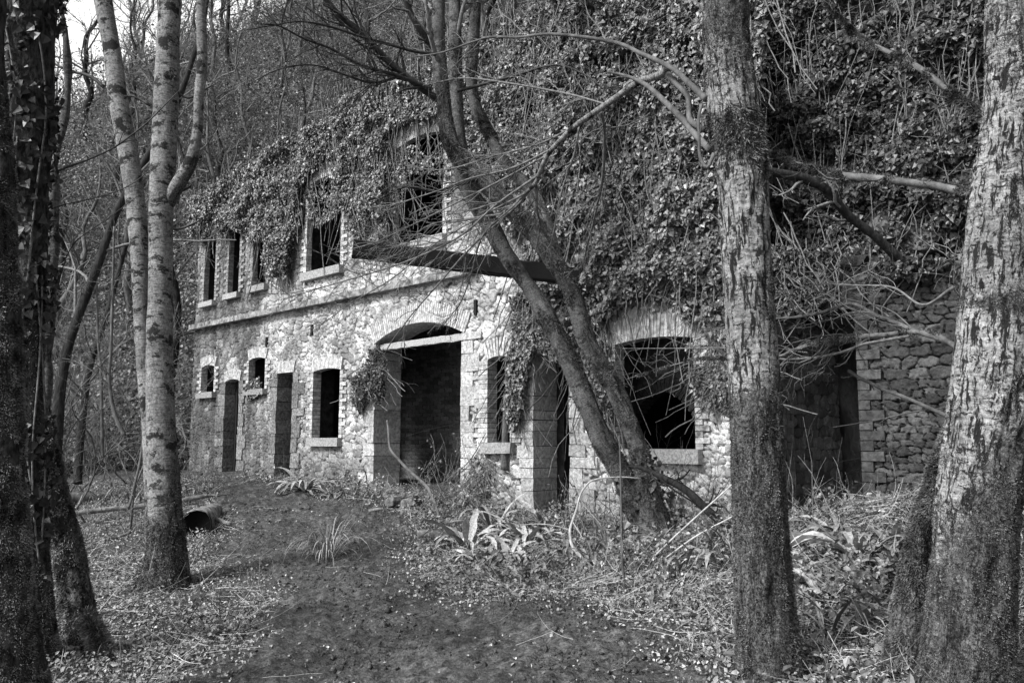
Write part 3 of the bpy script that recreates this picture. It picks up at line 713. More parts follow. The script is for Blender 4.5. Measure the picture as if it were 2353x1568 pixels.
# ================================================================== IVY
XPOLY = [[(706, 445), (712, 405), (750, 372), (800, 362), (800, 392), (750, 408), (718, 440)], [(905, 350), (910, 312), (940, 288), (1020, 262), (1022, 312), (965, 320), (918, 348)], [(1425, 690), (1545, 690), (1590, 740), (1590, 790), (1415, 800)]]
XGAP = [[(1372, 150), (1428, 125), (1430, 180), (1400, 215), (1372, 210)], [(1380, 375), (1415, 370), (1412, 425), (1385, 440)], [(1560, 105), (1618, 90), (1616, 165), (1570, 175)], [(1208, 240), (1258, 225), (1262, 285), (1212, 300)]]
XCLIFF = [[(1985, 470), (2040, 465), (2052, 560), (2000, 570)], [(2085, 500), (2140, 490), (2145, 585), (2090, 590)], [(1962, 375), (1998, 370), (2000, 425), (1968, 425)], [(2120, 210), (2200, 240), (2205, 320), (2150, 330)]]
def ivy(name, label, polys, dens, size, mat, thick=.14, holes=.36, surf=None, stems=0, stem_mat='twig', slen=(.6, 2.2), keepfn=None, stones=None):
    us_, zs_ = [], []
    for P in polys:
        P = np.array(P, float)
        if surf is None: a, b = uz(P[:, 0], P[:, 1])
        else: a, b = uz(P[:, 0], P[:, 1], 1.0)
        us_.append(a); zs_.append(b)
        pass
    dens = dens*2.9; size = size*.76
    U0, U1 = min(a.min() for a in us_), max(a.max() for a in us_); Z0, Z1 = min(a.min() for a in zs_), max(a.max() for a in zs_)
    def samp(n):
        u = rng.uniform(U0-.2, U1+.2, n); z = rng.uniform(Z0-.2, Z1+.2, n)
        s = np.zeros(n) if surf is None else surf(u, z)
        wz = .25*(fbm(u*2, z*2, seed=91)-.5)
        q = project(W(u+wz, s, z+wz)); ok = np.zeros(n, bool)
        for P in polys: ok |= inpoly(q, P)
        if surf is None:
            for P in XPOLY: ok &= ~inpoly(q, P) | (rng.uniform(size=n) < .06)
            for P in XGAP: ok &= ~inpoly(q, P) | (rng.uniform(size=n) < .2)
        else:
            for P in XCLIFF: ok &= ~inpoly(q+40*(fbm(u*3, z*3, seed=96)-.5)[:, None], P) | (rng.uniform(size=n) < .15)
        return u[ok], z[ok], s[ok]
    n = int((U1-U0+.4)*(Z1-Z0+.4)*dens)
    u, z, s = samp(n)
    cl = fbm(u*2.4, z*2.4, seed=93, octv=4, gain=.6)
    ok = cl+rng.normal(size=len(u))*.05 > holes
    u, z, s, cl = u[ok], z[ok], s[ok], cl[ok]
    big = fbm(u*1.1, z*1.1, seed=94, octv=3)
    lump = np.clip((cl-holes)*2.2+.35*(big-.4), 0, 1)
    off = thick*(lump+.25)*rng.beta(2.2, 1.2, len(u))
    nr = -SD3[None]+rng.normal(size=(len(u), 3))*.42+np.array([0, 0, .30])
    mb = MB(); P = W(u, s-.02-off, z)
    sz = size*np.where(rng.uniform(size=len(u)) < .55, .60, 1.02)*rng.lognormal(0, .25, len(u))
    rel = np.clip(off/(thick*.9), 0, 1)
    leaves(mb, P, nr, sz, 'ivy', 1.0, np.clip(rng.beta(1.2, 2.3, len(u))*1.15+.05, 0, 1))
    root = thing(name, label, 'ivy', tuple(P.mean(0)))
    mb.build('leaves', mat, root)
    if stems:
        u, z, s = samp(stems*3); u, z, s = u[:stems], z[:stems], s[:stems]; m = len(u); K = 7
        L = rng.uniform(slen[0], slen[1], m); t = np.linspace(0, 1, K)
        du = np.cumsum(rng.normal(size=(m, K))*.05+rng.normal(size=(m, 1))*.07, 1); P = W(u[:, None]+du, s[:, None]-.02-rng.uniform(0, thick*.8, (m, 1)), z[:, None]-L[:, None]*(t-.4))
        sb = MB(); btubes(sb, P, np.repeat(rng.uniform(.003, .011, m)[:, None], K, 1), 4)
        u, z, s = samp(stems*9); m = len(u); d = rng.normal(size=(m, 3))+np.array([0, 0, -.25])-SD3*.4; C = np.zeros((m, 6, 3)); C[:, 0] = W(u, s-.03-rng.uniform(0, thick, m), z); L = rng.uniform(.08, .42, m)*min(1.0, slen[1]/1.2)
        for k in range(1, 6): d = d/np.linalg.norm(d, axis=1)[:, None]+rng.normal(size=(m, 3))*.22+np.array([0, 0, -.06]); C[:, k] = C[:, k-1]+d/np.linalg.norm(d, axis=1)[:, None]*(L/5)[:, None]
        btubes(sb, C, np.repeat(rng.uniform(.0015, .004, m)[:, None], 6, 1), 3)
        sb.build('stems', M[stem_mat], root, True)
    return root
ivy('ivy', 'bushy ivy spilling over the upper storey at the far end above three narrow windows', [[(452, 525), (455, 470), (560, 395), (690, 320), (700, 400), (706, 470), (700, 520), (690, 560), (672, 640), (640, 640), (628, 560), (600, 560), (560, 525), (530, 545), (500, 520), (475, 560)]], 1700, .075, M['ivy'], .30, .22, stems=120)
ivy('ivy', 'ivy curtain between the two tall arched upper windows', [[(690, 330), (820, 235), (930, 185), (1010, 155), (1020, 260), (990, 290), (930, 300), (905, 350), (907, 540), (880, 565), (830, 560), (800, 470), (785, 400), (760, 382), (720, 400), (700, 440)]], 1500, .075, M['ivy'], .28, .24, stems=160)
ivy('ivy', 'loose ivy strands hanging across the top of the smaller arched upper window', [[(706, 440), (720, 415), (790, 395), (795, 470), (770, 500), (740, 530), (715, 500)]], 500, .08, M['ivy'], .15, .45, stems=10)
ivy('ivy', 'ivy trailing into the dark mouth of the larger arched upper window', [[(915, 345), (1015, 310), (1025, 400), (960, 400), (930, 470), (905, 500)]], 360, .085, M['ivy'], .2, .46, stems=16)
ivy('ivy', 'thin stemmy ivy on the upper wall behind the leaning trunks', [[(1015, 150), (1180, 60), (1300, 0), (1300, 320), (1230, 420), (1200, 560), (1150, 480), (1060, 330), (1030, 300)]], 1300, .07, M['ivy'], .26, .30, stems=260, slen=(.4, 1.8))
ivy('ivy', 'great leafy ivy mass covering the upper wall right of the leaning trunks', [[(1215, 640), (1235, 470), (1290, 330), (1290, 0), (1760, 0), (1770, 700), (1700, 800), (1600, 740), (1440, 700), (1400, 770), (1340, 790), (1290, 720), (1240, 700)]], 1500, .085, M['ivy'], .36, .30, stems=300, slen=(.6, 2))
ivy('ivy', 'ivy mop with a hanging cut stem over the doorway behind the leaning trunks', [[(1180, 690), (1232, 640), (1300, 720), (1330, 800), (1300, 830), (1245, 800), (1222, 840), (1212, 930), (1196, 985), (1180, 985), (1178, 880), (1186, 790)]], 1300, .08, M['ivy'], .15, .22, stems=150, slen=(.3, 1.0))
ivy('ivy', 'ivy strip on the pier between the doorway and the wide right window', [[(1318, 790), (1400, 780), (1418, 860), (1412, 990), (1395, 1010), (1350, 920), (1330, 850)]], 900, .075, M['ivy'], .2, .36, stems=40)
ivy('ivy', 'ivy fringe beside the wide right window, next to the mossy birch', [[(1592, 745), (1700, 740), (1700, 960), (1650, 960), (1620, 900), (1598, 900)]], 800, .075, M['ivy'], .2, .38, stems=50, slen=(.15, .5))
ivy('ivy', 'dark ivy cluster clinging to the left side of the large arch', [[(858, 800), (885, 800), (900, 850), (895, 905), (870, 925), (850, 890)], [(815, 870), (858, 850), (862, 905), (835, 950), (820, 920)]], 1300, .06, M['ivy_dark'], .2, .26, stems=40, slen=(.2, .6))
ivy('ivy', 'small creeping ivy at the foot of the wall right of the large arch', [[(1085, 1030), (1128, 1020), (1140, 1110), (1120, 1150), (1080, 1150), (1072, 1090)]], 900, .05, M['ivy'], .05, .46, stems=20, slen=(.3, .9))
ivy('ivy', 'ivy tuft sprouting on a window sill at the far end', [[(570, 895), (580, 875), (608, 870), (612, 912), (575, 915)]], 1400, .06, M['ivy'], .12, .2)
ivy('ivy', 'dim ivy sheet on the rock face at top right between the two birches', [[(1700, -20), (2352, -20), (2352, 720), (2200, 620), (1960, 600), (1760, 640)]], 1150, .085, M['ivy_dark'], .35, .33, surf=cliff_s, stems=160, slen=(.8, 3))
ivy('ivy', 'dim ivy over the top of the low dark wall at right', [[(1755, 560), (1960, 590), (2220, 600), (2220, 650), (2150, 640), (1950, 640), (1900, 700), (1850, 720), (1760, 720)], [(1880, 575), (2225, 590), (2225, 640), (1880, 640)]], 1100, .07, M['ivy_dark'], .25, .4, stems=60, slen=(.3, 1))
# cut ivy stem hanging beside the narrow window
P, R = pl([(1163, 905, 14), (1162, 950, 14), (1160, 1000, 15), (1159, 1050, 15), (1158, 1078, 16)], float(W(uz(1160, 1000)[0], -.08, 2)[1]))
mb = MB(); tube(mb, P, R, 10, .08); tag(mb.build('cut_stem', M['bark_grey'], None, True), 'thick sawn-off ivy stem hanging down beside the narrow brick window', 'stem')

# ================================================================== FOREGROUND TREES
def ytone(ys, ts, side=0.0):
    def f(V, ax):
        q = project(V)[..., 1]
        return np.interp(q, ys, ts)+side*ax[..., 0]/(np.abs(ax[..., 0]).max()+1e-6)  # side term: right-hand moss plus the unlit side's darkness in the tone
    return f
def extend(P, R, h, taper=.5, lean=(0, 0)):
    d = P[0]-P[2]; d /= np.linalg.norm(d); d = d*.6+np.array([lean[0], lean[1], .6]); d /= np.linalg.norm(d)
    n = int(h/.12); t = np.arange(n, 0, -1)[:, None]
    Q = P[0]+d*t*.12+.06*np.sin(t*.3)*np.array([1, .5, 0])
    return np.concatenate([Q, P]), np.concatenate([R[0]*np.linspace(taper, 1, n), R])
def fissure(dep, sc=17, vs=3.2):
    def f(cx, cy, L, R):
        a = fbm(cx*sc, cy*sc, L*vs, seed=101, octv=4, gain=.55); b = fbm(cx*40, cy*40, L*22, seed=102, octv=2)
        return -dep*sst(.52-a, 0, .10)+dep*.5*(b-.5)
    return f
def lumpy(dep):
    def f(cx, cy, L, R):
        return dep*(fbm(cx*10, cy*10, L*5, seed=103, octv=4)-.5)*2
    return f
def comb(*fs):
    return lambda cx, cy, L, R: sum(f(cx, cy, L, R) for f in fs)
def flare(top, amt, npow=5, ph=0.0):
    # root flare with buttresses over the last 'top' metres of stem
    def f(cx, cy, L, R):
        e = np.clip((L-(L.max()-top))/top, 0, 1)**2; a = np.arctan2(cy, cx)
        return e*amt*(.55+.45*np.cos(a*npow+ph+1.3*np.sin(a)))
    return f
def overhead(root, P, R, n=7, L=3.0, mat='twig', seed=0):
    # bare crown above the picture
    a, b = as_batch(P, R, 20)
    a = a[:, 7::-1]; b = b[:, 7::-1]
    c1, r1 = grow(a, b, n, 1, (.4, .9), 8, .08, .15, .35, .35, .01, absL=L)
    c2, r2 = grow(c1, r1, 7, .45, K=6); c3, r3 = grow(c2, r2, 5, .5, K=5)
    mb = MB(); btubes(mb, c1, r1, 5); btubes(mb, c2, r2, 3); btubes(mb, c3, r3, 3); mb.build('crown', M[mat], root)

# --- right birch
def birch_right():
    Y = 4.55
    pts = [(1660, -70, 104), (1664, 0, 106), (1671, 112, 110), (1681, 225, 114), (1691, 300, 120), (1703, 412, 120), (1709, 520, 113), (1721, 700, 111), (1733, 885, 117), (1741, 1075, 121), (1747, 1235, 124), (1755, 1373, 134), (1768, 1520, 155), (1776, 1620, 190), (1780, 1680, 220)]
    P, R = pl(pts, Y, .018)
    root = thing('birch_tree', 'mossy fissured birch trunk standing right of centre in front of the wide window', 'tree', tuple(P[-1]))
    P2, R2 = extend(P, R, 5.5)
    mb = MB()
    V, N = tube(mb, P2, R2, 80, 0, ytone([-400, 60, 150, 240, 290, 350, 420, 560, 640, 800, 900, 1000, 1200, 1600], [.5, .50, .36, .34, .66, .45, .28, .26, .36, .26, .46, .60, .72, .85], .14), comb(fissure(.014), flare(.5, .05)))
    mb.build('trunk', M['birch_old'], root, True)
    mo = MB()
    def band(lo, hi, p0):
        def m(p):
            q = project(p)[:, 1]; k = np.interp(q, lo, hi)
            cl = fbm(p[:, 0]*7, p[:, 1]*7, p[:, 2]*7, seed=36, octv=3)
            return (cl+rng.normal(size=len(q))*.05 > 1-k) & (q > -80)
        return m
    moss_on(mo, V, N, 190000, .006, .018, .0042, band([-80, 100, 220, 270, 330, 400, 460, 620, 660, 820, 950, 1150, 1300, 1600], [.46, .46, .36, .62, .64, .48, .2, .2, .46, .25, .48, .58, .7, .78], 0))
    moss_on(mo, V, N, 34000, .018, .045, .005, band([200, 270, 320, 390, 420], [0, .72, .78, .55, 0], 0), .9)
    tag(mo.build('moss', M['moss'], root), 'dark shaggy moss on the birch trunk', kind='stuff')
    overhead(root, P2, R2)
    # boughs on its left
    for pts, Ys, g in (([(1622, 228, 15), (1581, 190, 14), (1543, 157, 12), (1470, 122, 10), (1408, 97, 9), (1273, 79, 7), (1190, 86, 6), (1116, 88, 5), (1018, 120, 4), (951, 131, 3)], [4.55, 6.0], 7),
                       ([(1632, 345, 16), (1600, 312, 15), (1570, 277, 15), (1525, 232, 13), (1483, 195, 11), (1440, 175, 7), (1395, 165, 4)], [4.6, 5.4], 3),
                       ([(1620, 300, 13), (1585, 275, 13), (1581, 225, 13), (1555, 195, 14), (1534, 172, 15)], [4.7, 5.0], 1),
                       ([(1640, 352, 9), (1625, 385, 8), (1608, 360, 8), (1606, 318, 7), (1605, 270, 7), (1612, 240, 8)], [4.4, 4.5], 2)):
        P, R = pl(pts, Ys, .03); b = MB(); tube(b, P, R, 10, .12)
        if g: 
            a, r = as_batch(P, R); c1, r1 = grow(a, r, g, .28, (.4, 1.0), 7, .0, .16, .3, .5, .0016); c2, r2 = grow(c1, r1, 4, .45, K=6)
            btubes(b, c1, r1, 5); btubes(b, c2, r2, 3)
        b.build('branch', M['bark_grey'], root, True)
    return root
T7 = birch_right()

# --- pale cut bough with its long drooping twig fans (in front of the leaning tree)
def cut_bough():
    Y0, Y1 = 5.3, 7.2
    P, R = pl([(1534, 150, 20), (1528, 166, 19), (1500, 178, 17), (1465, 190, 16), (1393, 240, 14), (1322, 289, 13), (1285, 325, 12), (1258, 356, 11), (1240, 395, 10), (1232, 418, 10), (1205, 445, 8), (1183, 470, 7), (1150, 492, 6)], [Y0, 6.6], .02)
    root = thing('broken_bough', 'pale bare bough with a sawn end, arching before the ivy beside the right birch', 'bough', tuple(P[0]))
    mb = MB(); tube(mb, P, R, 12, .10, .02); mb.build('limb', M['birch'], root, True)
    sw = [
     [(1240, 400, 6), (1140, 470, 5), (1060, 540, 5), (960, 590, 4), (860, 625, 3.5), (740, 660, 2.5), (640, 690, 1.5)],
     [(1232, 418, 6), (1180, 480, 5), (1090, 560, 5), (1000, 660, 4), (940, 730, 3), (890, 800, 2.5), (872, 850, 1.5)],
     [(1258, 356, 5), (1140, 420, 5), (1040, 470, 4), (940, 520, 3), (850, 560, 2), (770, 580, 1.5)],
     [(1290, 330, 5), (1180, 385, 5), (1080, 410, 4), (1000, 440, 3), (900, 470, 2.5), (820, 480, 1.5)],
     [(1183, 470, 5), (1110, 540, 4), (1085, 620, 3.5), (1060, 690, 3), (1020, 745, 1.5)],
     [(1380, 258, 7), (1388, 300, 7), (1385, 400, 7), (1370, 480, 5), (1350, 560, 4), (1335, 620, 2)],
     [(1330, 292, 5), (1320, 350, 5), (1290, 440, 4), (1272, 530, 3), (1258, 600, 2)],
     [(1322, 289, 5), (1240, 330, 5), (1130, 360, 4), (1020, 390, 3), (930, 380, 2)],
     [(1393, 240, 5), (1300, 215, 5), (1160, 190, 4.5), (1060, 180, 4), (980, 195, 2)],
     [(1232, 418, 6), (1233, 480, 6), (1240, 520, 4), (1225, 600, 3)],
     [(1205, 445, 5), (1100, 500, 4), (1000, 560, 3.5), (900, 640, 3), (800, 700, 2), (720, 760, 1.2)],
     [(1150, 492, 5), (1090, 500, 4), (980, 520, 3), (900, 590, 2.5), (830, 600, 1.5)],
    ]
    for k, s_ in enumerate(sw):
        P, R = pl(s_, [6.3, 6.8+.6*(k % 3)], .05); b = MB(); tube(b, P, R, 6, .05)
        a, r = as_batch(P, R, 12); c1, r1 = grow(a, r, 22, .27, (.3, .9), 7, -.02, .16, .12, .6, .0034); c2, r2 = grow(c1, r1, 6, .5, (.3, .9), 6, 0, .16, .2, .7, .0024)
        btubes(b, c1, r1, 4); btubes(b, c2, r2, 3)
        b.build('branch', M['twig'], root, True)
cut_bough()

# --- far right birch with mossy side stem
def birch_edge():
    Y = 3.9
    P, R = pl([(2336, -70, 122), (2335, 0, 125), (2330, 150, 132), (2325, 281, 142), (2316, 412, 152), (2308, 515, 160), (2298, 700, 172), (2284, 860, 176), (2262, 1029, 176), (2244, 1170, 176), (2236, 1304, 178), (2226, 1450, 186), (2222, 1560, 200), (2219, 1680, 235)], Y, .018)
    root = thing('birch_tree', 'large pale-barked birch at the right edge with a mossy side stem', 'tree', tuple(P[-1]))
    P2, R2 = extend(P, R, 6)
    mb = MB(); V, N = tube(mb, P2, R2, 96, 0, ytone([-300, 80, 130, 200, 300, 420, 470, 640, 690, 740, 800, 900, 1010, 1150, 1300, 1600], [.4, .5, .38, .18, .28, .26, .44, .26, .62, .34, .16, .22, .44, .50, .60, .68], .22), comb(fissure(.018, 15), flare(.5, .06)))
    mb.build('trunk', M['birch_old'], root, True)
    mo = MB()
    def m(p):
        q = project(p); k = np.interp(q[:, 1], [-80, 100, 150, 420, 640, 700, 780, 1000, 1150, 1600], [.4, .46, .3, .36, .3, .54, .3, .42, .52, .66])+.10*sst(q[:, 0], 2240, 2330)
        return (fbm(p[:, 0]*8, p[:, 1]*8, p[:, 2]*8, seed=37, octv=3)+rng.normal(size=len(q))*.05 > 1-k) & (q[:, 1] > -80)
    moss_on(mo, V, N, 190000, .006, .016, .0042, m)
    tag(mo.build('moss', M['moss'], root), 'short dark moss on the pale bark', kind='stuff')
    P, R = pl([(2225, 880, 40), (2205, 960, 50), (2180, 1050, 62), (2150, 1150, 74), (2122, 1260, 84), (2106, 1373, 92), (2092, 1470, 98), (2086, 1560, 108), (2084, 1660, 130)], [4.1, 4.35], .018)
    mb = MB(); V, N = tube(mb, P, R, 56, 0, .8, comb(lumpy(.02), flare(.4, .04))); mb.build('side_stem', M['birch_old'], root, True)
    mo = MB(); moss_on(mo, V, N, 90000, .010, .026, .0045, lambda p: fbm(p[:, 0]*7, p[:, 1]*7, p[:, 2]*7, seed=38, octv=3) > .38); mo_ = tag(mo.build('moss', M['moss'], root), 'thick feathery moss on the side stem', kind='stuff')
    overhead(root, P2, R2)
    br = [
     ([(2262, 446, 20), (2200, 438, 20), (2143, 426, 18), (2050, 415, 18), (1993, 409, 18), (1940, 404, 17), (1900, 397, 17), (1860, 388, 15), (1828, 375, 14), (1795, 360, 13), (1760, 348, 12), (1700, 335, 8)], [3.9, 4.9], 3, 'bark_grey', 1),
     ([(2275, 285, 17), (2256, 270, 16), (2215, 235, 15), (2181, 210, 14), (2130, 170, 14), (2087, 142, 12), (2040, 120, 11), (1993, 97, 10), (1960, 75, 9), (1937, 49, 7), (1905, 20, 5), (1895, -10, 4)], [3.9, 4.7], 6, 'bark_grey', 1),
     ([(2220, 810, 15), (2198, 795, 14), (2150, 775, 12), (2106, 762, 11), (2060, 742, 10), (2012, 724, 9), (1975, 703, 8), (1948, 698, 9), (1915, 708, 8), (1881, 719, 7), (1830, 728, 6), (1783, 732, 5), (1700, 745, 4), (1620, 760, 2)], [4.0, 5.6], 12, 'bark_grey', 0),
     ([(2200, 800, 10), (2150, 770, 12), (2087, 762, 11), (2040, 768, 11), (1993, 772, 12), (1950, 776, 13), (1918, 781, 14), (1880, 788, 14), (1851, 795, 11), (1815, 808, 8), (1787, 818, 6), (1700, 825, 5), (1620, 822, 3.5), (1540, 840, 2.5), (1440, 870, 1.5)], [4.1, 6.3], 14, 'bark_grey', 1),
     ([(2087, 772, 7), (2040, 780, 7), (1985, 790, 7), (1960, 800, 7), (1920, 812, 6), (1880, 820, 6), (1830, 824, 5), (1787, 823, 4), (1680, 800, 3), (1560, 800, 2.5), (1430, 800, 1.5)], [4.2, 6.3], 10, 'twig', 0),
     ([(2190, 660, 8), (2120, 700, 6), (2050, 660, 5), (1960, 655, 4), (1880, 653, 3), (1800, 670, 2)], [4.0, 5.0], 8, 'twig', 0)]
    for pts, Ys, g, mt, ms in br:
        P, R = pl(pts, Ys, .025); b = MB(); V, N = tube(b, P, R, 14, .24, .75 if ms else .3)
        a, r = as_batch(P, R, 20); c1, r1 = grow(a, r, g*2, .26, (.3, .9), 9, .01, .24, .2, .35, .0018); c2, r2 = grow(c1, r1, 5, .5, K=7, wig=.3, rmin=.0011)
        btubes(b, c1, r1, 4); btubes(b, c2, r2, 3)
        bo = b.build('branch', M[mt], root, True)
        if ms:
            mo = MB(); moss_on(mo, V, N, 22000, .008, .026, .0035, lambda p: fbm(p[:, 0]*8, p[:, 1]*8, p[:, 2]*8, seed=39) > .45, .1); tag(mo.build('moss', M['moss'], bo), 'moss fringe', kind='stuff')
birch_edge()

# --- double birch on the left
def birch_pair():
    Y = 7.5; bx = ground(378, 1352); Y = bx[1]
    P, R = pl([(391, -60, 44), (389, 0, 46), (386, 100, 50), (383, 200, 54), (377, 330, 55), (371, 450, 54), (369, 560, 52), (368, 700, 54), (366, 800, 58), (369, 950, 62), (374, 1060, 68), (379, 1160, 74), (383, 1250, 82), (380, 1310, 98), (377, 1352, 118), (377, 1390, 140)], Y, .025)
    root = thing('birch_tree', 'tall pale double birch with dark horizontal scars, left of the muddy path', 'tree', tuple(P[-1]))
    P2, R2 = extend(P, R, 6, .5)
    yt = ytone([-400, 900, 1000, 1100, 1180, 1250, 1400], [.06, .10, .2, .3, .4, .55, .85], .34)
    mb = MB(); V, N = tube(mb, P2, R2, 64, 0, yt, comb(lumpy(.006), flare(.55, .10)))
    mb.build('trunk', M['birch'], root, True)
    mo = MB(); moss_on(mo, V, N, 60000, .012, .04, .005, lambda p: np.interp(project(p)[:, 1], [900, 1150, 1260, 1380], [.25, .42, .62, .85])+.12*sst(project(p)[:, 0], 370, 430) > 1-fbm(p[:, 0]*6, p[:, 1]*6, p[:, 2]*6, seed=40)); tag(mo.build('moss', M['moss'], root), 'moss sleeve round the birch foot', kind='stuff')
    P, R = pl([(230, -60, 38), (237, 0, 40), (250, 75, 38), (262, 150, 39), (274, 244, 42), (299, 375, 43), (313, 487, 42), (321, 585, 40), (324, 683, 36), (328, 796, 34), (338, 900, 36), (348, 1000, 40), (358, 1120, 50), (366, 1240, 60), (372, 1340, 70)], [Y+.55, Y+.12], .03)
    P3, R3 = extend(P, R, 5, .5, (-.15, 0))
    mb = MB(); tube(mb, P3, R3, 40, 0, ytone([-400, 700, 800, 1000, 1200], [.04, .08, .16, .3, .6], .26), lumpy(.006)); mb.build('trunk', M['birch'], root, True)
    overhead(root, P3, R3, 6, 2.4)
    P, R = pl([(452, -60, 16), (460, 0, 19), (463, 75, 22), (464, 150, 23), (457, 225, 23), (455, 285, 22), (447, 340, 26), (436, 375, 30), (418, 408, 32), (400, 440, 32), (385, 470, 30)], [Y-.25, Y], .03)
    P, R = extend(P, R, 4, .5); mb = MB(); tube(mb, P, R, 32, 0, ytone([-400, 320, 380, 460], [.12, .15, .34, .40], .2), lumpy(.008)); mb.build('trunk', M['birch'], root, True)
    overhead(root, P2, R2, 7, 3)
    for pts in ([(400, 205, 5), (433, 225, 5), (480, 200, 4), (500, 190, 2)], [(400, 527, 7), (425, 522, 6), (460, 506, 4)], [(344, 242, 7), (310, 222, 6), (288, 222, 5)], [(238, 200, 8), (205, 175, 8), (150, 160, 6), (100, 130, 3)], [(415, 440, 6), (432, 432, 5), (440, 425, 2)]):
        P, R = pl(pts, Y, .03); mb = MB(); tube(mb, P, R, 8, .15)
        a, r = as_batch(P, R); c1, r1 = grow(a, r, 4, .5, (.4, 1), 6, 0, .2, .3, .5, .0015); btubes(mb, c1, r1, 4)
        mb.build('branch', M['twig_dark'], root, True)
birch_pair()

# --- leaning many-stemmed tree before the facade
def leaning():
    b = ground(1498, 1232); Y = b[1]
    root = thing('leaning_tree', 'smooth grey tree with leaning twin stems rising across the facade to its upper left', 'tree', tuple(b))
    Ya = [Y+.5, Y]
    A = [(1040, -60, 22), (1044, 0, 24), (1046, 100, 25), (1047, 190, 26), (1052, 290, 29), (1063, 397, 34), (1086, 452, 36), (1127, 520, 36), (1163, 585, 34), (1195, 632, 32), (1233, 684, 33), (1261, 736, 36), (1291, 793, 37), (1325, 871, 39), (1351, 935, 42), (1378, 999, 44), (1415, 1066, 46), (1450, 1130, 50), (1480, 1190, 62), (1497, 1240, 84), (1503, 1280, 110)]
    B = [(1005, -60, 26), (1007, 0, 27), (1007, 112, 27), (1018, 225, 29), (1033, 319, 33), (1068, 375, 38), (1127, 430, 39), (1183, 487, 36), (1226, 535, 33), (1258, 582, 33), (1290, 628, 33), (1318, 684, 35), (1333, 736, 37), (1348, 785, 38), (1378, 838, 38), (1408, 886, 37), (1434, 943, 36), (1453, 991, 36), (1468, 1036, 38), (1487, 1120, 46), (1502, 1210, 70), (1506, 1280, 90)]
    C = [(1096, -60, 20), (1094, 0, 22), (1086, 110, 23), (1083, 190, 22), (1093, 245, 23), (1120, 300, 23), (1146, 352, 23), (1183, 400, 24), (1222, 440, 25), (1247, 490, 26), (1262, 545, 28), (1284, 615, 28)]
    kk = [0]
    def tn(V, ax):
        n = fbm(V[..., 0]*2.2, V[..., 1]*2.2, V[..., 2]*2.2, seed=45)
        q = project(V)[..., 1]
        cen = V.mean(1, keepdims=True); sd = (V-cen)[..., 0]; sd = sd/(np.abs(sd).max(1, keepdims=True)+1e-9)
        return .12+.7*(n-.35)+.20*sd+np.interp(q, [0, 600, 1000, 1250], [.10, .16, .18, .45])+(.35*sst(q, 130, 260)*(1-sst(q, 560, 660)) if kk[0] == 1 else 0)  # right side and upper second stem darker: moss and shading in one tone
    mo = MB()
    for k, (pts, Ys) in enumerate(((A, [Y+.3, Y]), (B, [Y-.3, Y-.15, Y-.05]), (C, [Y+.9, Y+.1]))):
        kk[0] = k; P, R = pl(pts, Ys, .03); R = R*1.14*(1+.10*(vnoise(np.arange(len(R))*.11, k*7.0, seed=88)-.5)); P2, R2 = extend(P, R, 3.5, .55)
        mb = MB(); V, N = tube(mb, P2, R2, 40, 0, tn, comb(lumpy(.013), flare(.5, .05) if k < 2 else lumpy(.001)), seed=k*3)
        mb.build('trunk', M['smooth'] if k != 1 else M['smooth'], root, True)
        moss_on(mo, V, N, 70000, .010, .035, .0055, lambda p: fbm(p[:, 0]*3.2, p[:, 1]*3.2, p[:, 2]*3.2, seed=46, octv=3)+np.interp(project(p)[:, 1], [0, 300, 1000, 1250], [-.02, .02, .06, .22]) > .60)
        a, r = as_batch(P2, R2, 16)
        c1, r1 = grow(a[:, 5::-1], r[:, 5::-1], 5, 1, (.4, .9), 8, .08, .15, .3, .4, .01, absL=2.6); c2, r2 = grow(c1, r1, 8, .4, K=6); c3, r3 = grow(c2, r2, 5, .5, K=5)
        mb = MB(); btubes(mb, c1, r1, 5); btubes(mb, c2, r2, 3); btubes(mb, c3, r3, 3); mb.build('crown', M['twig'], root, True)
    tag(mo.build('moss', M['moss'], root), 'dark moss patches on the leaning stems', kind='stuff')
    limbs = [([(1012, 232, 17), (985, 215, 16), (958, 195, 16), (902, 150, 15), (857, 105, 15), (823, 71, 14), (780, 35, 13), (740, -10, 12), (700, -60, 10)], [Y-.2, Y-1.0], 12),
             ([(1010, 130, 16), (985, 95, 16), (966, 71, 15), (945, 35, 14), (932, 0, 14), (915, -50, 12)], [Y-.2, Y-.6], 6),
             ([(990, 205, 9), (930, 180, 8), (880, 165, 8), (830, 150, 7), (760, 112, 6), (700, 90, 5), (640, 60, 4), (590, 55, 2)], [Y-.4, Y-1.5], 16),
             ([(1000, 125, 8), (950, 118, 7), (880, 98, 7), (830, 85, 6), (760, 62, 6), (690, 50, 4), (620, 60, 3), (560, 70, 2)], [Y-.4, Y-1.5], 16),
             ([(930, 170, 7), (860, 190, 6), (800, 175, 5), (720, 150, 4), (640, 160, 3), (560, 200, 2)], [Y-.5, Y-1.4], 14),
             ([(857, 105, 7), (830, 60, 6), (815, 20, 5), (808, -40, 4)], [Y-.8, Y-1], 5),
             ([(1050, 210, 8), (1180, 175, 7), (1270, 150, 5), (1340, 170, 4), (1400, 215, 2)], [Y, Y-.6], 8),
             ([(1100, 410, 8), (1000, 440, 6), (930, 430, 4), (850, 470, 3)], [Y-.3, Y-1], 10),
             ([(1445, 1070, 5), (1475, 1075, 9), (1516, 1093, 14), (1573, 1123, 18), (1614, 1160, 20), (1648, 1190, 19), (1700, 1215, 17), (1740, 1232, 14)], [Y-.3, Y-1.6], 4)]
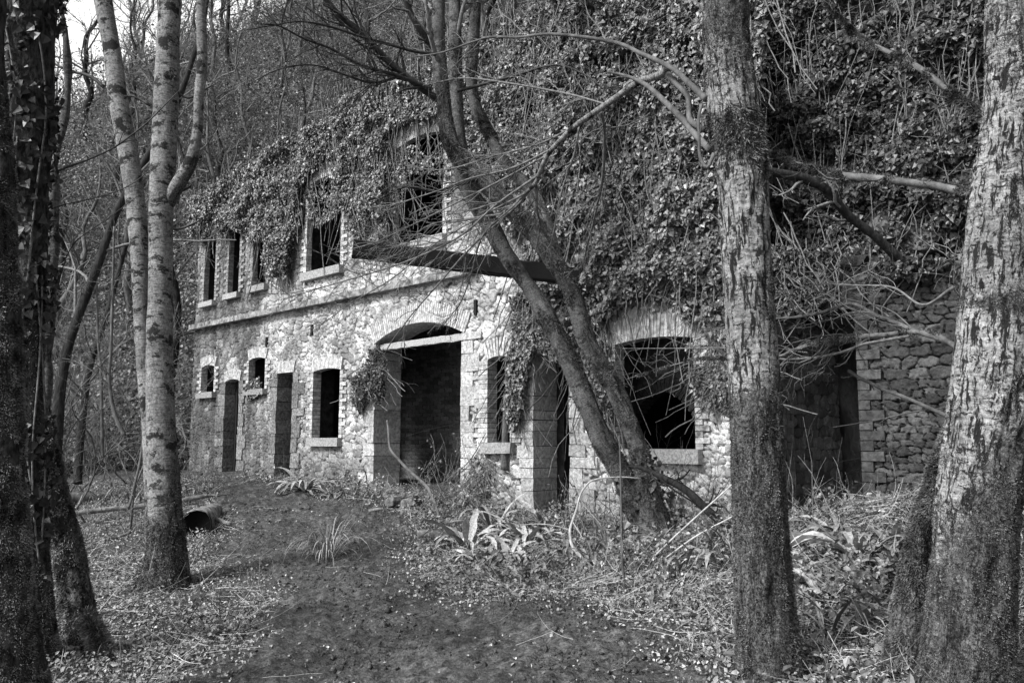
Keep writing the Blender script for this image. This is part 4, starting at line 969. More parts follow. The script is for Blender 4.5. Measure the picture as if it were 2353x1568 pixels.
    for pts, Ys, g in limbs:
        P, R = pl(pts, Ys, .04); mb = MB(); tube(mb, P, R, 12, .1, .35)
        a, r = as_batch(P, R); c1, r1 = grow(a, r, int(g*1.6), .34, (.35, .95), 7, .01, .15, .12, .5, .0034); c2, r2 = grow(c1, r1, 6, .5, K=6, rmin=.0022); 
        btubes(mb, c1, r1, 4); btubes(mb, c2, r2, 3); mb.build('branch', M['twig_dark'] if pts[0][1] < 400 else M['bark_dark'], root, True)
    P = b+rng.normal(size=(500, 3))*np.array([.16, .12, .0]); P[:, 2] = b[2]+rng.uniform(0, .9, 500); P[:, 0] += (P[:, 2]-b[2])*-.25+.08
    mb = MB(); leaves(mb, P, rng.normal(size=(500, 3))+np.array([-.3, -1, .4]), .06*rng.lognormal(0, .3, 500), 'ivy'); tag(mb.build('ivy_leaves', M['ivy'], root), kind='stuff')
leaning()

# --- left edge: ivy-clad trunk, mossy edge trunk, mossy short stem
def left_trees():
    b = ground(105, 1535); Y = b[1]
    P, R = pl([(64, -60, 134), (66, 0, 132), (68, 120, 118), (70, 260, 104), (69, 375, 96), (69, 560, 82), (68, 700, 74), (70, 860, 66), (72, 1000, 66), (76, 1150, 68), (80, 1300, 72), (88, 1420, 78), (96, 1500, 90), (100, 1560, 112)], Y, .022)
    root = thing('ivy_clad_tree', 'dark trunk wrapped in climbing ivy near the left edge', 'tree', tuple(P[-1]))
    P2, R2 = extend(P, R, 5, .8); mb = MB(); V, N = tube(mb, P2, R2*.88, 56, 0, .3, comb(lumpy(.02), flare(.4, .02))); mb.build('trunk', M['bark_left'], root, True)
    n = 3600; i = rng.integers(0, len(V)-1, n); j = rng.integers(0, 56, n)
    p = V[i, j]; nn = N[i, j]; q = project(p)[:, 1]
    k = (fbm(p[:, 0]*4, p[:, 1]*4, p[:, 2]*4, seed=47) > np.interp(q, [0, 500, 1000, 1500], [.36, .42, .50, .52])); p, nn = p[k], nn[k]
    mb = MB(); leaves(mb, p+nn*rng.uniform(.005, .07, len(p))[:, None], nn+rng.normal(size=p.shape)*.5, .046*rng.lognormal(0, .35, len(p)), 'ivy'); tag(mb.build('ivy_leaves', M['ivy_dark'], root), kind='stuff')
    mo = MB(); moss_on(mo, V, N, 90000, .008, .022, .005, lambda p: project(p)[:, 1] > 850+300*rng.uniform(-1, 1, len(p))); tag(mo.build('moss', M['moss_light'], root), kind='stuff')
    a, r = as_batch(P[10:], R[10:]*.12, 12); c1, r1 = grow(a, r, 14, 1, (.1, .4), 9, 0, .12, .05, 1, .004, absL=1.2)
    mb = MB()
    for q_ in range(9):
        th = rng.uniform(-2.6, -.4); st = rng.integers(20, len(P)-90); L = rng.integers(50, 90); sl = slice(st, st+L)
        w = th+.35*np.sin(np.linspace(0, 5, L)+q_)
        C = P[sl]+np.stack([np.cos(w), np.sin(w), np.zeros(L)], 1)*(R[sl]*1.02)[:, None]; tube(mb, C, np.full(L, .007), 6)
    mb.build('ivy_stem', M['twig'], root, True)
    for pts in ([(131, 394, 4), (160, 382, 4), (200, 368, 4), (260, 340, 4), (300, 312, 3.5), (340, 280, 3), (380, 240, 2.5), (415, 205, 1.5)], [(118, 480, 3), (150, 470, 3), (215, 455, 3), (290, 430, 2.5), (350, 388, 1.5)], [(110, 700, 4), (135, 640, 3), (170, 560, 2.5), (250, 500, 2), (330, 440, 1.2)]):
        Q, q = pl(pts, Y+.1, .03); mb = MB(); tube(mb, Q, q, 6); a, r = as_batch(Q, q); c1, r1 = grow(a, r, 5, .3, (.3, .9), 6, 0, .15, .3, .6, .0012); btubes(mb, c1, r1, 3); mb.build('branch', M['twig_dark'], root, True)
    # edge trunk
    P, R = pl([(-30, -60, 70), (-24, 200, 74), (-14, 400, 80), (-6, 600, 86), (-2, 800, 92), (2, 1000, 96), (6, 1200, 104), (10, 1400, 124), (16, 1560, 160), (18, 1640, 190)], 4.4, .022)
    root = thing('mossy_tree', 'thick shadowed trunk with shaggy moss cut by the left edge', 'tree', tuple(P[-1]))
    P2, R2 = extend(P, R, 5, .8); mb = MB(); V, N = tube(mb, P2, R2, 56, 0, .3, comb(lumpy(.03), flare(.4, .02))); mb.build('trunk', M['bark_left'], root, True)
    mo = MB(); moss_on(mo, V, N, 170000, .008, .022, .005, lambda p: (project(p)[:, 1] > 350+200*rng.uniform(-1, 1, len(p))) & (fbm(p[:, 0]*6, p[:, 1]*6, p[:, 2]*6, seed=48) > .38)); tag(mo.build('moss', M['moss_light'], root), kind='stuff')
    # mossy short stem
    b = ground(222, 1500); Y = b[1]
    P, R = pl([(124, 380, 16), (122, 480, 20), (120, 600, 21), (116, 720, 23), (108, 850, 25), (106, 980, 30), (116, 1070, 42), (130, 1132, 50), (148, 1220, 62), (160, 1290, 62), (174, 1373, 68), (184, 1440, 78), (190, 1500, 92), (194, 1550, 104)], Y, .022)
    root = thing('mossy_tree', 'slim leaning trunk swelling into a bright mossy foot beside the ivy-clad trunk', 'tree', tuple(P[-1]))
    P2, R2 = extend(P, R, 4, .6); mb = MB(); V, N = tube(mb, P2, R2, 40, 0, ytone([0, 900, 1000, 1100], [.1, .2, .45, .6]), comb(lumpy(.03), flare(.4, .01))); mb.build('trunk', M['smooth'], root, True)
    mo = MB(); moss_on(mo, V, N, 110000, .010, .028, .0055, lambda p: (project(p)[:, 1] > 1000+90*rng.uniform(-1, 1, len(p))) & (fbm(p[:, 0]*6, p[:, 1]*6, p[:, 2]*6, seed=49) > .34)); 
    P, R = pl([(196, 1410, 34), (214, 1445, 40), (230, 1485, 42), (240, 1520, 42), (246, 1560, 44)], [Y-.05, Y-.25], .02)
    mb = MB(); V, N = tube(mb, P, R, 24, .2, .9); mb.build('root', M['bark_dark'], root, True)
    moss_on(mo, V, N, 14000, .015, .05, .0045); tag(mo.build('moss', M['moss_light'], root), kind='stuff')
left_trees()

# --- dark crooked tree behind the double birch, and thicket stems at left
def simple_tree(name, label, pts, Ys, mat, g=10, cat='tree', group=None, K2=5):
    P, R = pl(pts, Ys, .06); root = thing(name, label, cat, tuple(P[-1]), group)
    mb = MB(); tube(mb, P, R, 10, .15); mb.build('trunk', M[mat], root, True)
    a, r = as_batch(P[::-1], R[::-1]); c1, r1 = grow(a, r, g, .3, (.5, 1.1), 8, .02, .2, .25, .45, .003); c2, r2 = grow(c1, r1, 7, .45, K=6); c3, r3 = grow(c2, r2, K2, .5, K=5)
    mb = MB(); btubes(mb, c1, r1, 4); btubes(mb, c2, r2, 3); btubes(mb, c3, r3, 3); mb.build('crown', M['twig'], root, True)
    return root
simple_tree('crooked_tree', 'dark crooked tree leaning right behind the double birch', [(480, -40, 8), (470, 40, 9), (446, 124, 11), (405, 240, 13), (345, 350, 15), (300, 425, 16), (262, 500, 16), (232, 590, 18), (205, 660, 20), (178, 730, 20), (155, 800, 22), (140, 880, 24), (132, 960, 27), (126, 1040, 30), (122, 1110, 34), (120, 1160, 38)], [13, 12], 'bark_dark', 12)
simple_tree('crooked_tree', 'dark slanting stem behind the thicket, second from the ivy-clad trunk', [(330, 420, 8), (290, 560, 10), (268, 640, 11), (240, 740, 12), (205, 850, 14), (190, 960, 16), (182, 1040, 18), (178, 1110, 20)], [15, 14], 'bark_dark', 10)
simple_tree('thin_sapling', 'pale bent sapling in the thicket left of the double birch', [(262, 520, 4), (259, 664, 6), (255, 800, 7), (251, 870, 8), (262, 945, 9), (285, 1000, 10)], [12, 12], 'bark_grey', 8, 'sapling')
simple_tree('thin_sapling', 'straight grey sapling at far left of the thicket', [(222, 640, 4), (225, 777, 6), (232, 852, 6), (234, 960, 7), (236, 1050, 8)], [12.5, 12.5], 'bark_grey', 8, 'sapling')
simple_tree('thin_sapling', 'leaning grey stick-like sapling just left of the double birch foot', [(334, 940, 4), (330, 990, 5), (322, 1058, 6), (305, 1130, 6), (296, 1165, 7)], [9.5, 9.2], 'bark_grey', 2, 'sapling', None, 3)

# ================================================================== WOODED SLOPE
def bg_variant(k):
    H = rng.uniform(8, 13); K = 12; t = np.linspace(0, 1, K)
    P = np.stack([np.cumsum(rng.normal(size=K)*.16), np.cumsum(rng.normal(size=K)*.16), t*H], -1); P -= P[0]
    R = np.linspace(rng.uniform(.09, .17), .02, K); P = spline(P, 30); R = np.interp(np.linspace(0, 1, 30), t, R)
    tb = MB(); tube(tb, P, R, 8, .15)
    a, r = as_batch(P, R, 16); c1, r1 = grow(a, r, 20, .30, (.5, 1.1), 7, .06, .2, .2, .45, .01); c2, r2 = grow(c1, r1, 8, .45, K=6, rmin=.008); c3, r3 = grow(c2, r2, 5, .5, K=5, rmin=.0065)
    cb = MB(); btubes(cb, c1, r1, 4); btubes(cb, c2, r2, 3); btubes(cb, c3, r3, 3)
    return tb, cb
cand = rng.uniform(size=(6000, 2)); cy_ = 14+42*cand[:, 1]; cx_ = (cand[:, 0]-.5)*2*(.66*cy_+1)
u_, s_ = us(cx_, cy_)
okb = np.where(u_ < 21.3, s_ > 4.8, cy_ > 21) & (u_ > -2) & (s_ < 32)
cx_, cy_ = cx_[okb], cy_[okb]; sel = []
for x, y in zip(cx_, cy_):
    if all((x-a)**2+(y-b)**2 > 1.6 for a, b in sel): sel.append((x, y))
    if len(sel) >= 175: break
protos = []; 
for i, (x, y) in enumerate(sel):
    z = float(height(x, y))-.1
    if i < 8:
        tb, cb = bg_variant(i); root = thing('bare_tree', '', 'tree', (0, 0, 0))
        m1, m2 = (M['bark_grey'], M['twig']) if i % 3 else (M['bark_dark'], M['twig'])
        tr = tb.build('trunk', m1, root, True); cr = cb.build('crown', m2, root)
        protos.append((root, tr, cr))
    else:
        r0, t0, c0 = protos[i % 8]
        root = r0.copy(); COL.objects.link(root)
        for q in (t0, c0): c = q.copy(); COL.objects.link(c); c.parent = root
    root.location = (x, y, z); root.rotation_euler = (rng.normal()*.06, rng.normal()*.06, rng.uniform(0, 6.28)); sc = rng.uniform(.75, 1.15); root.scale = (sc, sc, sc)
    tag(root, 'slender bare grey tree among many on the wooded slope behind the ruin', 'tree', 'bare trees on the wooded slope')
# thicket saplings left of the ruin
pr = []
for i in range(34):
    while True:
        y = rng.uniform(10.5, 21); x = rng.uniform(-.62*y, -.43*y)
        u0_, s0_ = us(x, y)
        if s0_ < -1.0 or u0_ > 20.8: break
    if i < 5:
        H = rng.uniform(3, 5); P = spline(np.cumsum(np.concatenate([[[0, 0, 0]], rng.normal(size=(5, 3))*np.array([.34, .34, .05])+np.array([0, 0, H/5])]), 0), 16); R = np.linspace(.017, .004, 16)
        root = thing('thin_sapling', '', 'sapling', (0, 0, 0)); tb = MB(); tube(tb, P, R, 6, .1); tr = tb.build('stem', M['bark_grey'], root, True)
        a, r = as_batch(P, R, 12); c1, r1 = grow(a, r, 16, .35, (.4, 1.1), 8, .02, .26, .1, .5, .003); c2, r2 = grow(c1, r1, 8, .5, K=7, rmin=.002)
        cb = MB(); btubes(cb, c1, r1, 3); btubes(cb, c2, r2, 3); cr = cb.build('twigs', M['twig'], root); pr.append((root, tr, cr))
    else:
        r0, t0, c0 = pr[i % 5]; root = r0.copy(); COL.objects.link(root)
        for q in (t0, c0): c = q.copy(); COL.objects.link(c); c.parent = root
    root.location = (x, y, float(height(x, y))-.05); root.rotation_euler = (rng.normal()*.15, rng.normal()*.15, rng.uniform(0, 6.28))
    tag(root, 'thin twiggy sapling in the thicket left of the ruin', 'sapling', 'saplings in the left thicket')

def scatter_slope(n, seed):
    y = 10+55*rng.uniform(size=n)**1.15; x = (rng.uniform(size=n)-.5)*2*(.66*y+1); u, s = us(x, y)
    ok = np.where(u < 20.9, s > 3.6, y > 11) & (u > 0) & (s < 45)
    return x[ok], y[ok]
x, y = scatter_slope(800000, 1); z = height(x, y)
cl = fbm(x*.5, y*.5, seed=111, octv=4, gain=.6); cl2 = fbm(x*1.6, y*1.6, seed=112, octv=3)
hgt = np.maximum(0, cl-.32)*11*rng.beta(1.2, 1.6, len(x))*(.4+cl2)
ok = cl+cl2*.4+rng.normal(size=len(x))*.06 > .46
P = np.stack([x, y, z+.03+hgt], -1)[ok]
mb = MB(); leaves(mb, P, rng.normal(size=P.shape)+np.array([-.3, -.9, .7]), .095*rng.lognormal(0, .4, len(P)), 'fold', .4, np.clip(rng.beta(1.1, 2.2, len(P))*1.2, 0, 1))
tag(mb.build('undergrowth', M['hill_leaf']), 'dense leafy undergrowth and brambles covering the wooded slope', kind='stuff')
x, y = scatter_slope(36000, 2); z = height(x, y); n = len(x); K = 7
d = rng.normal(size=(n, 3))*.6+np.array([0, 0, .9]); C = np.zeros((n, K, 3)); C[:, 0] = np.stack([x, y, z], -1); L = rng.uniform(.8, 3.2, n)
for k in range(1, K):
    d = d/np.linalg.norm(d, axis=1)[:, None]+rng.normal(size=(n, 3))*.2+np.array([0, 0, -.10]); C[:, k] = C[:, k-1]+d/np.linalg.norm(d, axis=1)[:, None]*(L/(K-1))[:, None]
mb = MB(); btubes(mb, C, np.linspace(1, .4, K)[None]*rng.uniform(.004, .012, n)[:, None], 3); tag(mb.build('brushwood', M['twig']), 'tangled bare brushwood stems on the wooded slope', kind='stuff')

# ================================================================== FOREST FLOOR
def scat(n, ymin=3.8, ymax=17, pw=1.0):
    y = ymin+(ymax-ymin)*rng.uniform(size=n)**pw; x = (rng.uniform(size=n)-.5)*2*(.66*y+.6); u, s = us(x, y)
    ok = (s < -.12) | (u > UEND+.1); return x[ok], y[ok]
def on_ground(x, y, lift=0.0):
    return np.stack([x, y, height(x, y)+lift], -1)
def put_litter(name, label, n, size, mat, thr, kind, seed, onpath=.06, lift=(.0, .03), ymax=18, flat=.5, pw=1.25, tone=None, down=0.0):
    x, y = scat(n, 3.8, ymax, pw); ip = in_path(x, y); cl = fbm(x*1.3, y*1.3, seed=seed, octv=4, gain=.6)
    pc = fbm(x*2.2, y*2.2, seed=seed+3, octv=3)
    rim = ip & ~(in_path(x+.3, y) & in_path(x-.3, y) & in_path(x, y+.4) & in_path(x, y-.4)) & (rng.uniform(size=len(x)) < .38)
    ok = (rim & (onpath > .05)) | np.where(ip, (rng.uniform(size=len(x)) < onpath*(.2+6*np.maximum(0, pc-.5))), cl+rng.normal(size=len(x))*.06 > thr).astype(bool)
    x, y = x[ok], y[ok]; P = on_ground(x, y); P[:, 2] += rng.uniform(lift[0], lift[1], len(x))
    nr = rng.normal(size=P.shape)*flat+np.array([-.1, -.2, 1])
    mb = MB(); leaves(mb, P, nr, size*rng.lognormal(0, .4, len(x)), kind, down, tone)
    return tag(mb.build(name, mat), label, kind='stuff')
put_litter('leaf_litter', 'fallen dead leaves scattered over the woodland floor', 230000, .021, M['litter'], .36, 'fold', 121, .10, flat=.8)
put_litter('ground_cover', 'low green seedlings and ivy leaves carpeting the floor beside the path', 110000, .026, M['green'], .48, 'oval', 131, .012, (.02, .09), flat=.45)
put_litter('ground_cover', 'broad low leaves on the bank between the two right birches', 26000, .036, M['green'], .58, 'oval', 141, .0, (.03, .12), 12, flat=.6)
def strands(name, label, n, L, r, mat, thr, seed, onpath, lift, ymax=17, up=.15, region=None):
    x, y = scat(n, 3.8, ymax, 1.2); ip = in_path(x, y); cl = fbm(x*1.1, y*1.1, seed=seed, octv=3)
    ok = np.where(ip, rng.uniform(size=len(x)) < onpath, cl > thr)
    if region is not None: ok &= region(x, y)
    x, y = x[ok], y[ok]; m = len(x); K = 6
    d = rng.normal(size=(m, 3))*np.array([1, 1, up]); d /= np.linalg.norm(d, axis=1)[:, None]; Ls = rng.uniform(L[0], L[1], m)
    bend = rng.normal(size=(m, 3))*.14; C = np.zeros((m, K, 3)); C[:, 0] = np.stack([x, y, np.zeros(m)], -1)
    for k in range(1, K): d = d+bend; d /= np.linalg.norm(d, axis=1)[:, None]; C[:, k] = C[:, k-1]+d*(Ls/(K-1))[:, None]
    zb = height(C[..., 0], C[..., 1]); C[..., 2] = zb+np.maximum(0, C[..., 2])+rng.uniform(lift[0], lift[1], m)[:, None]
    mb = MB(); btubes(mb, C, np.repeat(rng.uniform(r[0], r[1], m)[:, None], K, 1)*np.linspace(1, .5, K)[None], 3); return tag(mb.build(name, mat), label, kind='stuff')
strands('dead_straw', 'pale dead grass stalks lying over the woodland floor', 15000, (.08, .5), (.0012, .0030), M['straw'], .44, 151, .02, (.01, .07))
strands('dead_twigs', 'small dark twigs littering the ground', 3200, (.12, .6), (.002, .005), M['twig_dark'], .40, 161, .10, (.005, .03))
strands('dead_stalks', 'thin upright dead stalks among the ground plants', 900, (.2, .8), (.0015, .0035), M['twig'], .46, 171, .0, (0, .02), 16, 2.2)
# rough short grass tufts (uncountable)
x, y = scat(60000, 3.8, 14, 1.2); ok = ~in_path(x, y, .2) & (fbm(x*1.7, y*1.7, seed=181, octv=3) > .50); x, y = x[ok], y[ok]; n = len(x)
mb = MB(); blades(mb, on_ground(x, y), rng.normal(size=(n, 3))*np.array([.8, .8, .2])+np.array([0, 0, .9]), rng.uniform(.04, .14, n), .005, .8, 4)
tag(mb.build('short_grass', M['grass']), 'sparse short grass along the path edges', kind='stuff')
# mud clods on the path
x, y = scat(60000, 3.8, 13, 1.0); ok = in_path(x, y) & (fbm(x*2, y*2, seed=191) > .45); x, y = x[ok], y[ok]; n = len(x)
oc = np.array([[1, 0, 0], [-1, 0, 0], [0, 1, 0], [0, -1, 0], [0, 0, 1], [0, 0, -.4]]); of = np.array([[0, 2, 4], [2, 1, 4], [1, 3, 4], [3, 0, 4], [2, 0, 5], [1, 2, 5], [3, 1, 5], [0, 3, 5]])
sz = .0065*rng.lognormal(0, .6, n); V = np.stack([x, y, path_z(x, y)+sz*.1], -1)[:, None]+oc[None]*sz[:, None, None]*rng.uniform(.35, 1.5, (n, 6, 1))
mb = MB(); mb.add(V.reshape(-1, 3), (of[None]+(np.arange(n)*6)[:, None, None]).reshape(-1, 3)); tag(mb.build('mud_clods', M['mud'], None, True), 'crumbled mud clods on the trodden path', kind='stuff')

# dense low plants along the foot of the wall and on the right bank
x, y = scat(90000, 5, 15, 1.0); u, s = us(x, y)
cl = fbm(x*1.4, y*1.4, seed=211, octv=4, gain=.6)
near = (s > -3.6+1.2*(fbm(x*.8, y*.8, seed=212)-.5)*2) & (u < 16) & (u > -1) | ((x > 1.6) & (y < 8))
ok = near & ~in_path(x, y, .25) & (cl > .44); x, y, cl = x[ok], y[ok], cl[ok]; n = len(x)
mb = MB(); P = on_ground(x, y); a = rng.uniform(0, 6.28, n); big = np.clip((cl-.44)*5, .25, 1.3)
k = rng.uniform(size=n) < .30
blades(mb, P[k], np.stack([np.cos(a[k]), np.sin(a[k]), rng.uniform(.4, 2.2, k.sum())], -1), rng.uniform(.14, .42, k.sum())*big[k], rng.uniform(.010, .036, k.sum()), rng.uniform(.4, 1.6, k.sum()), 6, .5)
k = ~k; P = P[k]; P[:, 2] += rng.uniform(.02, .30, len(P))*big[k]
leaves(mb, P, rng.normal(size=P.shape)*.6+np.array([-.2, -.4, .8]), rng.uniform(.022, .06, len(P)), 'oval', .3)
tag(mb.build('verge_plants', M['green']), 'dense low leafy plants along the foot of the ruin and on the right bank', kind='stuff')

# --- ferns and plants
def strap_fern(px, py, n, L, Wd, label, mat='fern', dirs=None):
    b = ground(px, py); a = rng.uniform(0, 2*np.pi, n); D = np.stack([np.cos(a), np.sin(a), rng.uniform(.35, 1.3, n)], -1)
    P = b+np.stack([np.cos(a)*.03, np.sin(a)*.03, np.zeros(n)], -1)
    mb = MB(); blades(mb, P, D, rng.uniform(.6, 1.1, n)*L, Wd*rng.uniform(.7, 1.2, n), rng.uniform(.35, 1.1, n), 9, .55, rng.uniform(.1, 1, n), .25)
    return tag(mb.build('strap_fern', M[mat]), label, 'fern')
strap_fern(1075, 1262, 39, 0.74, 0.068, 'large glossy strap-leaved fern at the right edge of the path, left of the leaning tree')
strap_fern(1130, 1215, 31, 0.70, 0.061, 'upright strap-leaved fern behind the large glossy one, before the doorway pier')
strap_fern(1165, 1290, 23, 0.58, 0.061, 'low strap-leaved fern with spread fronds below the curved white stick')
strap_fern(1250, 1215, 28, 0.62, 0.058, 'strap-leaved fern at the doorway behind the leaning tree')
strap_fern(1215, 1250, 31, 0.66, 0.061, 'sprawling strap-leaved fern between the doorway and the curved white stick')
strap_fern(1300, 1275, 15, 0.43, 0.050, 'strap-leaved fern at the foot of the curved white stick')
strap_fern(1645, 1298, 15, 0.43, 0.054, 'drooping strap-leaved fern just left of the mossy right birch')
strap_fern(1590, 1255, 13, 0.38, 0.050, 'small strap-leaved fern beneath the wide window wall')
strap_fern(1975, 1285, 31, 0.55, 0.061, 'bright strap-leaved fern at the foot of the dark brick doorway')
strap_fern(2050, 1262, 11, 0.41, 0.054, 'small strap-leaved fern against the dark stone wall at right')
strap_fern(1930, 1222, 10, 0.48, 0.050, 'shaded strap-leaved fern inside the dark right doorway')
strap_fern(700, 1128, 39, 0.72, 0.061, 'strap-leaved fern at the wall foot under the arched ground-floor window')
strap_fern(668, 1118, 15, 0.50, 0.050, 'strap-leaved fern beside the narrow tall doorway')
strap_fern(760, 1140, 18, 0.50, 0.050, 'low strap-leaved fern left of the large arch pier')
strap_fern(610, 1108, 13, 0.48, 0.043, 'leafy tuft on the path edge between the two far doorways')
def frond(px, py, az, L, label, droop=.6):
    b = ground(px, py); K = 22; d = np.array([math.cos(az), math.sin(az), 1.3]); d /= np.linalg.norm(d); C = [b]
    for k in range(K-1): d = d+np.array([0, 0, -droop*.09]); d /= np.linalg.norm(d); C.append(C[-1]+d*L/(K-1))
    C = np.array(C); mb = MB(); btubes(mb, C[None], np.full((1, K), .003), 4, .3)
    T = np.gradient(C, axis=0); T /= np.linalg.norm(T, axis=1)[:, None]; sd = np.cross(T, ZZ); sd /= np.linalg.norm(sd, axis=1)[:, None]
    k = np.arange(4, K); w = .30*L*np.sin(np.linspace(.55, 3.0, len(k)))
    for s in (-1, 1):
        for q in range(2):
            P = C[k]+T[k]*L/(K-1)*.5*q; blades(mb, P, sd[k]*s+T[k]*.35, w*.95, .022, .25, 5)
    return tag(mb.build('fern_frond', M['fern']), label, 'fern')
strap_fern(1400, 1262, 22, .5, .055, 'tall strap-leaved fern just left of the leaning tree foot, behind the snowdrops')
strap_fern(1545, 1262, 20, .48, .055, 'strap-leaved fern right of the leaning tree foot under the dark curved bough')
strap_fern(1110, 1300, 18, .46, .06, 'strap-leaved fern spilling onto the path beside the flat slates')
strap_fern(2060, 1330, 20, .42, .055, 'strap-leaved fern on the bank close to the mossy side stem')
strap_fern(1890, 1360, 18, .38, .05, 'strap-leaved fern on the bank just right of the mossy birch')
frond(1262, 1222, 2.6, .55, 'single feathery fern frond arching before the doorway', .9)
frond(1300, 1225, .6, .5, 'feathery fern frond leaning right before the doorway pier', .8)
frond(1945, 1395, 2.4, .34, 'feathery fern frond on the bank right of the mossy birch', .8)
frond(1990, 1400, 1.0, .34, 'second feathery frond on the bank, nearer the right-edge birch', .9)
# grass tussock on the path
b = ground(752, 1285); n = 95; a = rng.uniform(0, 6.28, n); D = np.stack([np.cos(a)*.75, np.sin(a)*.75, rng.uniform(.9, 3.0, n)], -1)
mb = MB(); blades(mb, b+np.stack([np.cos(a), np.sin(a), a*0], -1)*rng.uniform(0, .12, n)[:, None], D, rng.uniform(.3, .78, n), .012, rng.uniform(.6, 2.0, n), 9, 0)
tag(mb.build('grass_tussock', M['grass']), 'long-bladed grass tussock growing in the middle of the muddy path', 'grass tuft')
# snowdrops
def snowdrops(px, py, n, label, spread=.10):
    b = ground(px, py); root = thing('snowdrop_clump', label, 'snowdrops', tuple(b))
    m = n*9; P = on_ground(b[0]+rng.normal(size=m)*spread, b[1]+rng.normal(size=m)*spread)
    lb = MB(); blades(lb, P, rng.normal(size=(m, 3))*np.array([.4, .4, .1])+np.array([0, 0, 1]), rng.uniform(.08, .16, m), .008, .5, 5); lb.build('leaves', M['grass'], root)
    P = on_ground(b[0]+rng.normal(size=n)*spread, b[1]+rng.normal(size=n)*spread); H = rng.uniform(.10, .15, n)
    C = np.stack([P, P+np.array([0, 0, .5])*H[:, None], P+np.array([.005, -.01, 1.0])*np.array([1, 1, 0])+np.array([0, 0, 1.0])*H[:, None], P+np.array([.02, -.03, 0])+ZZ*(H*.95)[:, None]], 1)
    sb = MB(); btubes(sb, C, np.full((n, 4), .0016), 3); sb.build('stalks', M['grass'], root)
    fb = MB()
    for q in range(3):
        aa = q*2.1+rng.uniform(0, 2, n); D = np.stack([np.cos(aa)*.45, np.sin(aa)*.45, -np.ones(n)], -1); blades(fb, C[:, 3], D, .024, .013, .1, 5)
    fb.build('petals', M['petal'], root)
for (a, b_, n, l) in ((1350, 1325, 10, 'snowdrop clump at the root of the curved white stick'), (1425, 1285, 8, 'snowdrop clump below the leaning tree foot, left of the thin sapling'), (1470, 1315, 6, 'snowdrop clump beside the thin sapling stem'),
                      (1490, 1268, 8, 'snowdrop clump close to the leaning tree roots'), (1395, 1308, 7, 'small snowdrop clump between the white stick and the thin sapling'), (1525, 1335, 6, 'sparse snowdrops nearest the mossy right birch'), (1552, 1290, 5, 'few snowdrops under the dark curved bough')):
    snowdrops(a, b_, n, l)
# saplings and sticks in front of the wall
def stick(name, label, cat, pts, Ys, mat, g=0, nseg=8, rough=.08):
    P, R = pl(pts, Ys, .03); mb = MB(); tube(mb, P, R, nseg, rough)
    if g:
        a, r = as_batch(P, R); c1, r1 = grow(a, r, g, .3, (.4, 1.0), 6, .03, .15, .3, .6, .0014); btubes(mb, c1, r1, 4)
    return tag(mb.build(name, M[mat], None, True), label, cat)
def gy_(px, py): return ground(px, py)[1]
y0 = gy_(1436, 1363); stick('thin_sapling', 'thin straight sapling stem before the leaning tree', 'sapling', [(1422, 1000, 3), (1425, 1066, 4), (1427, 1180, 5), (1429, 1273, 6), (1432, 1320, 7), (1437, 1370, 9)], [y0, y0], 'bark_grey', 3)
y0 = gy_(1365, 1305); stick('curved_stick', 'forked bleached white stick curving up from the snowdrops', 'stick', [(1471, 1098, 2), (1420, 1095, 3), (1363, 1102, 4), (1340, 1123, 5), (1330, 1145, 5), (1325, 1168, 6), (1312, 1205, 6), (1309, 1222, 7), (1312, 1245, 8), (1322, 1265, 9), (1340, 1282, 9), (1368, 1303, 11)], [y0+.3, y0], 'twig_pale', 2)
stick('curved_stick', 'thin white side stick reaching left from the forked white one', 'stick', [(1196, 1205, 2), (1240, 1203, 3), (1280, 1208, 3), (1310, 1218, 4)], [y0+.2, y0+.15], 'twig_pale', 1)
y0 = gy_(1012, 1196); stick('leaning_stick', 'slim crooked pole leaning before the large arch', 'stick', [(889, 965, 4), (893, 995, 6), (896, 1029, 6), (915, 1054, 7), (937, 1078, 7), (960, 1098, 7), (982, 1119, 8), (992, 1140, 7), (1001, 1160, 7), (1012, 1196, 7)], [y0+1.2, y0], 'bark_grey', 2)
y0 = gy_(220, 1215); stick('fallen_pole', 'long straight fallen pole lying behind the double birch', 'pole', [(70, 1188, 13), (110, 1184, 13), (180, 1177, 13), (260, 1168, 12), (344, 1160, 12), (416, 1149, 11), (476, 1138, 10)], [y0-.1, gy_(476, 1165)-.2], 'log', 2)
y0 = gy_(60+1520, 1330)
stick('pale_stick', 'straight pale stick slanting up right of the snowdrops', 'stick', [(1505, 1275, 4), (1560, 1222, 4), (1640, 1150, 4), (1690, 1105, 3)], [y0+.5, y0+.2], 'twig_pale')
stick('pale_stick', 'second pale stick slanting right, lower than the first', 'stick', [(1530, 1280, 4), (1600, 1230, 4), (1690, 1182, 3)], [y0+.4, y0+.2], 'twig_pale')
y0 = gy_(1800, 1320); stick('pale_stick', 'bent pale stalk lying right of the mossy birch', 'stick', [(1815, 1315, 4), (1850, 1300, 4), (1890, 1288, 4), (1950, 1284, 4), (1985, 1286, 3)], [y0, y0], 'twig_pale')
stick('pale_stick', 'thin pale stalk running back from the mossy birch', 'stick', [(1812, 1267, 4), (1850, 1274, 4), (1910, 1290, 3)], [y0+.2, y0+.2], 'twig_pale')
y0 = gy_(1000, 1420); stick('dead_branch', 'dead forked branch lying on the path at bottom centre', 'branch', [(1035, 1463, 7), (1060, 1445, 7), (1085, 1432, 6), (1115, 1425, 5), (1130, 1405, 3)], [y0-.35, y0+.05], 'bark_grey', 4)
y0 = gy_(520, 1290); stick('dead_branch', 'short dark stick lying across the path below the log', 'branch', [(545, 1293, 3), (570, 1292, 5), (600, 1288, 5), (630, 1283, 3)], [y0, y0+.02], 'bark_dark')
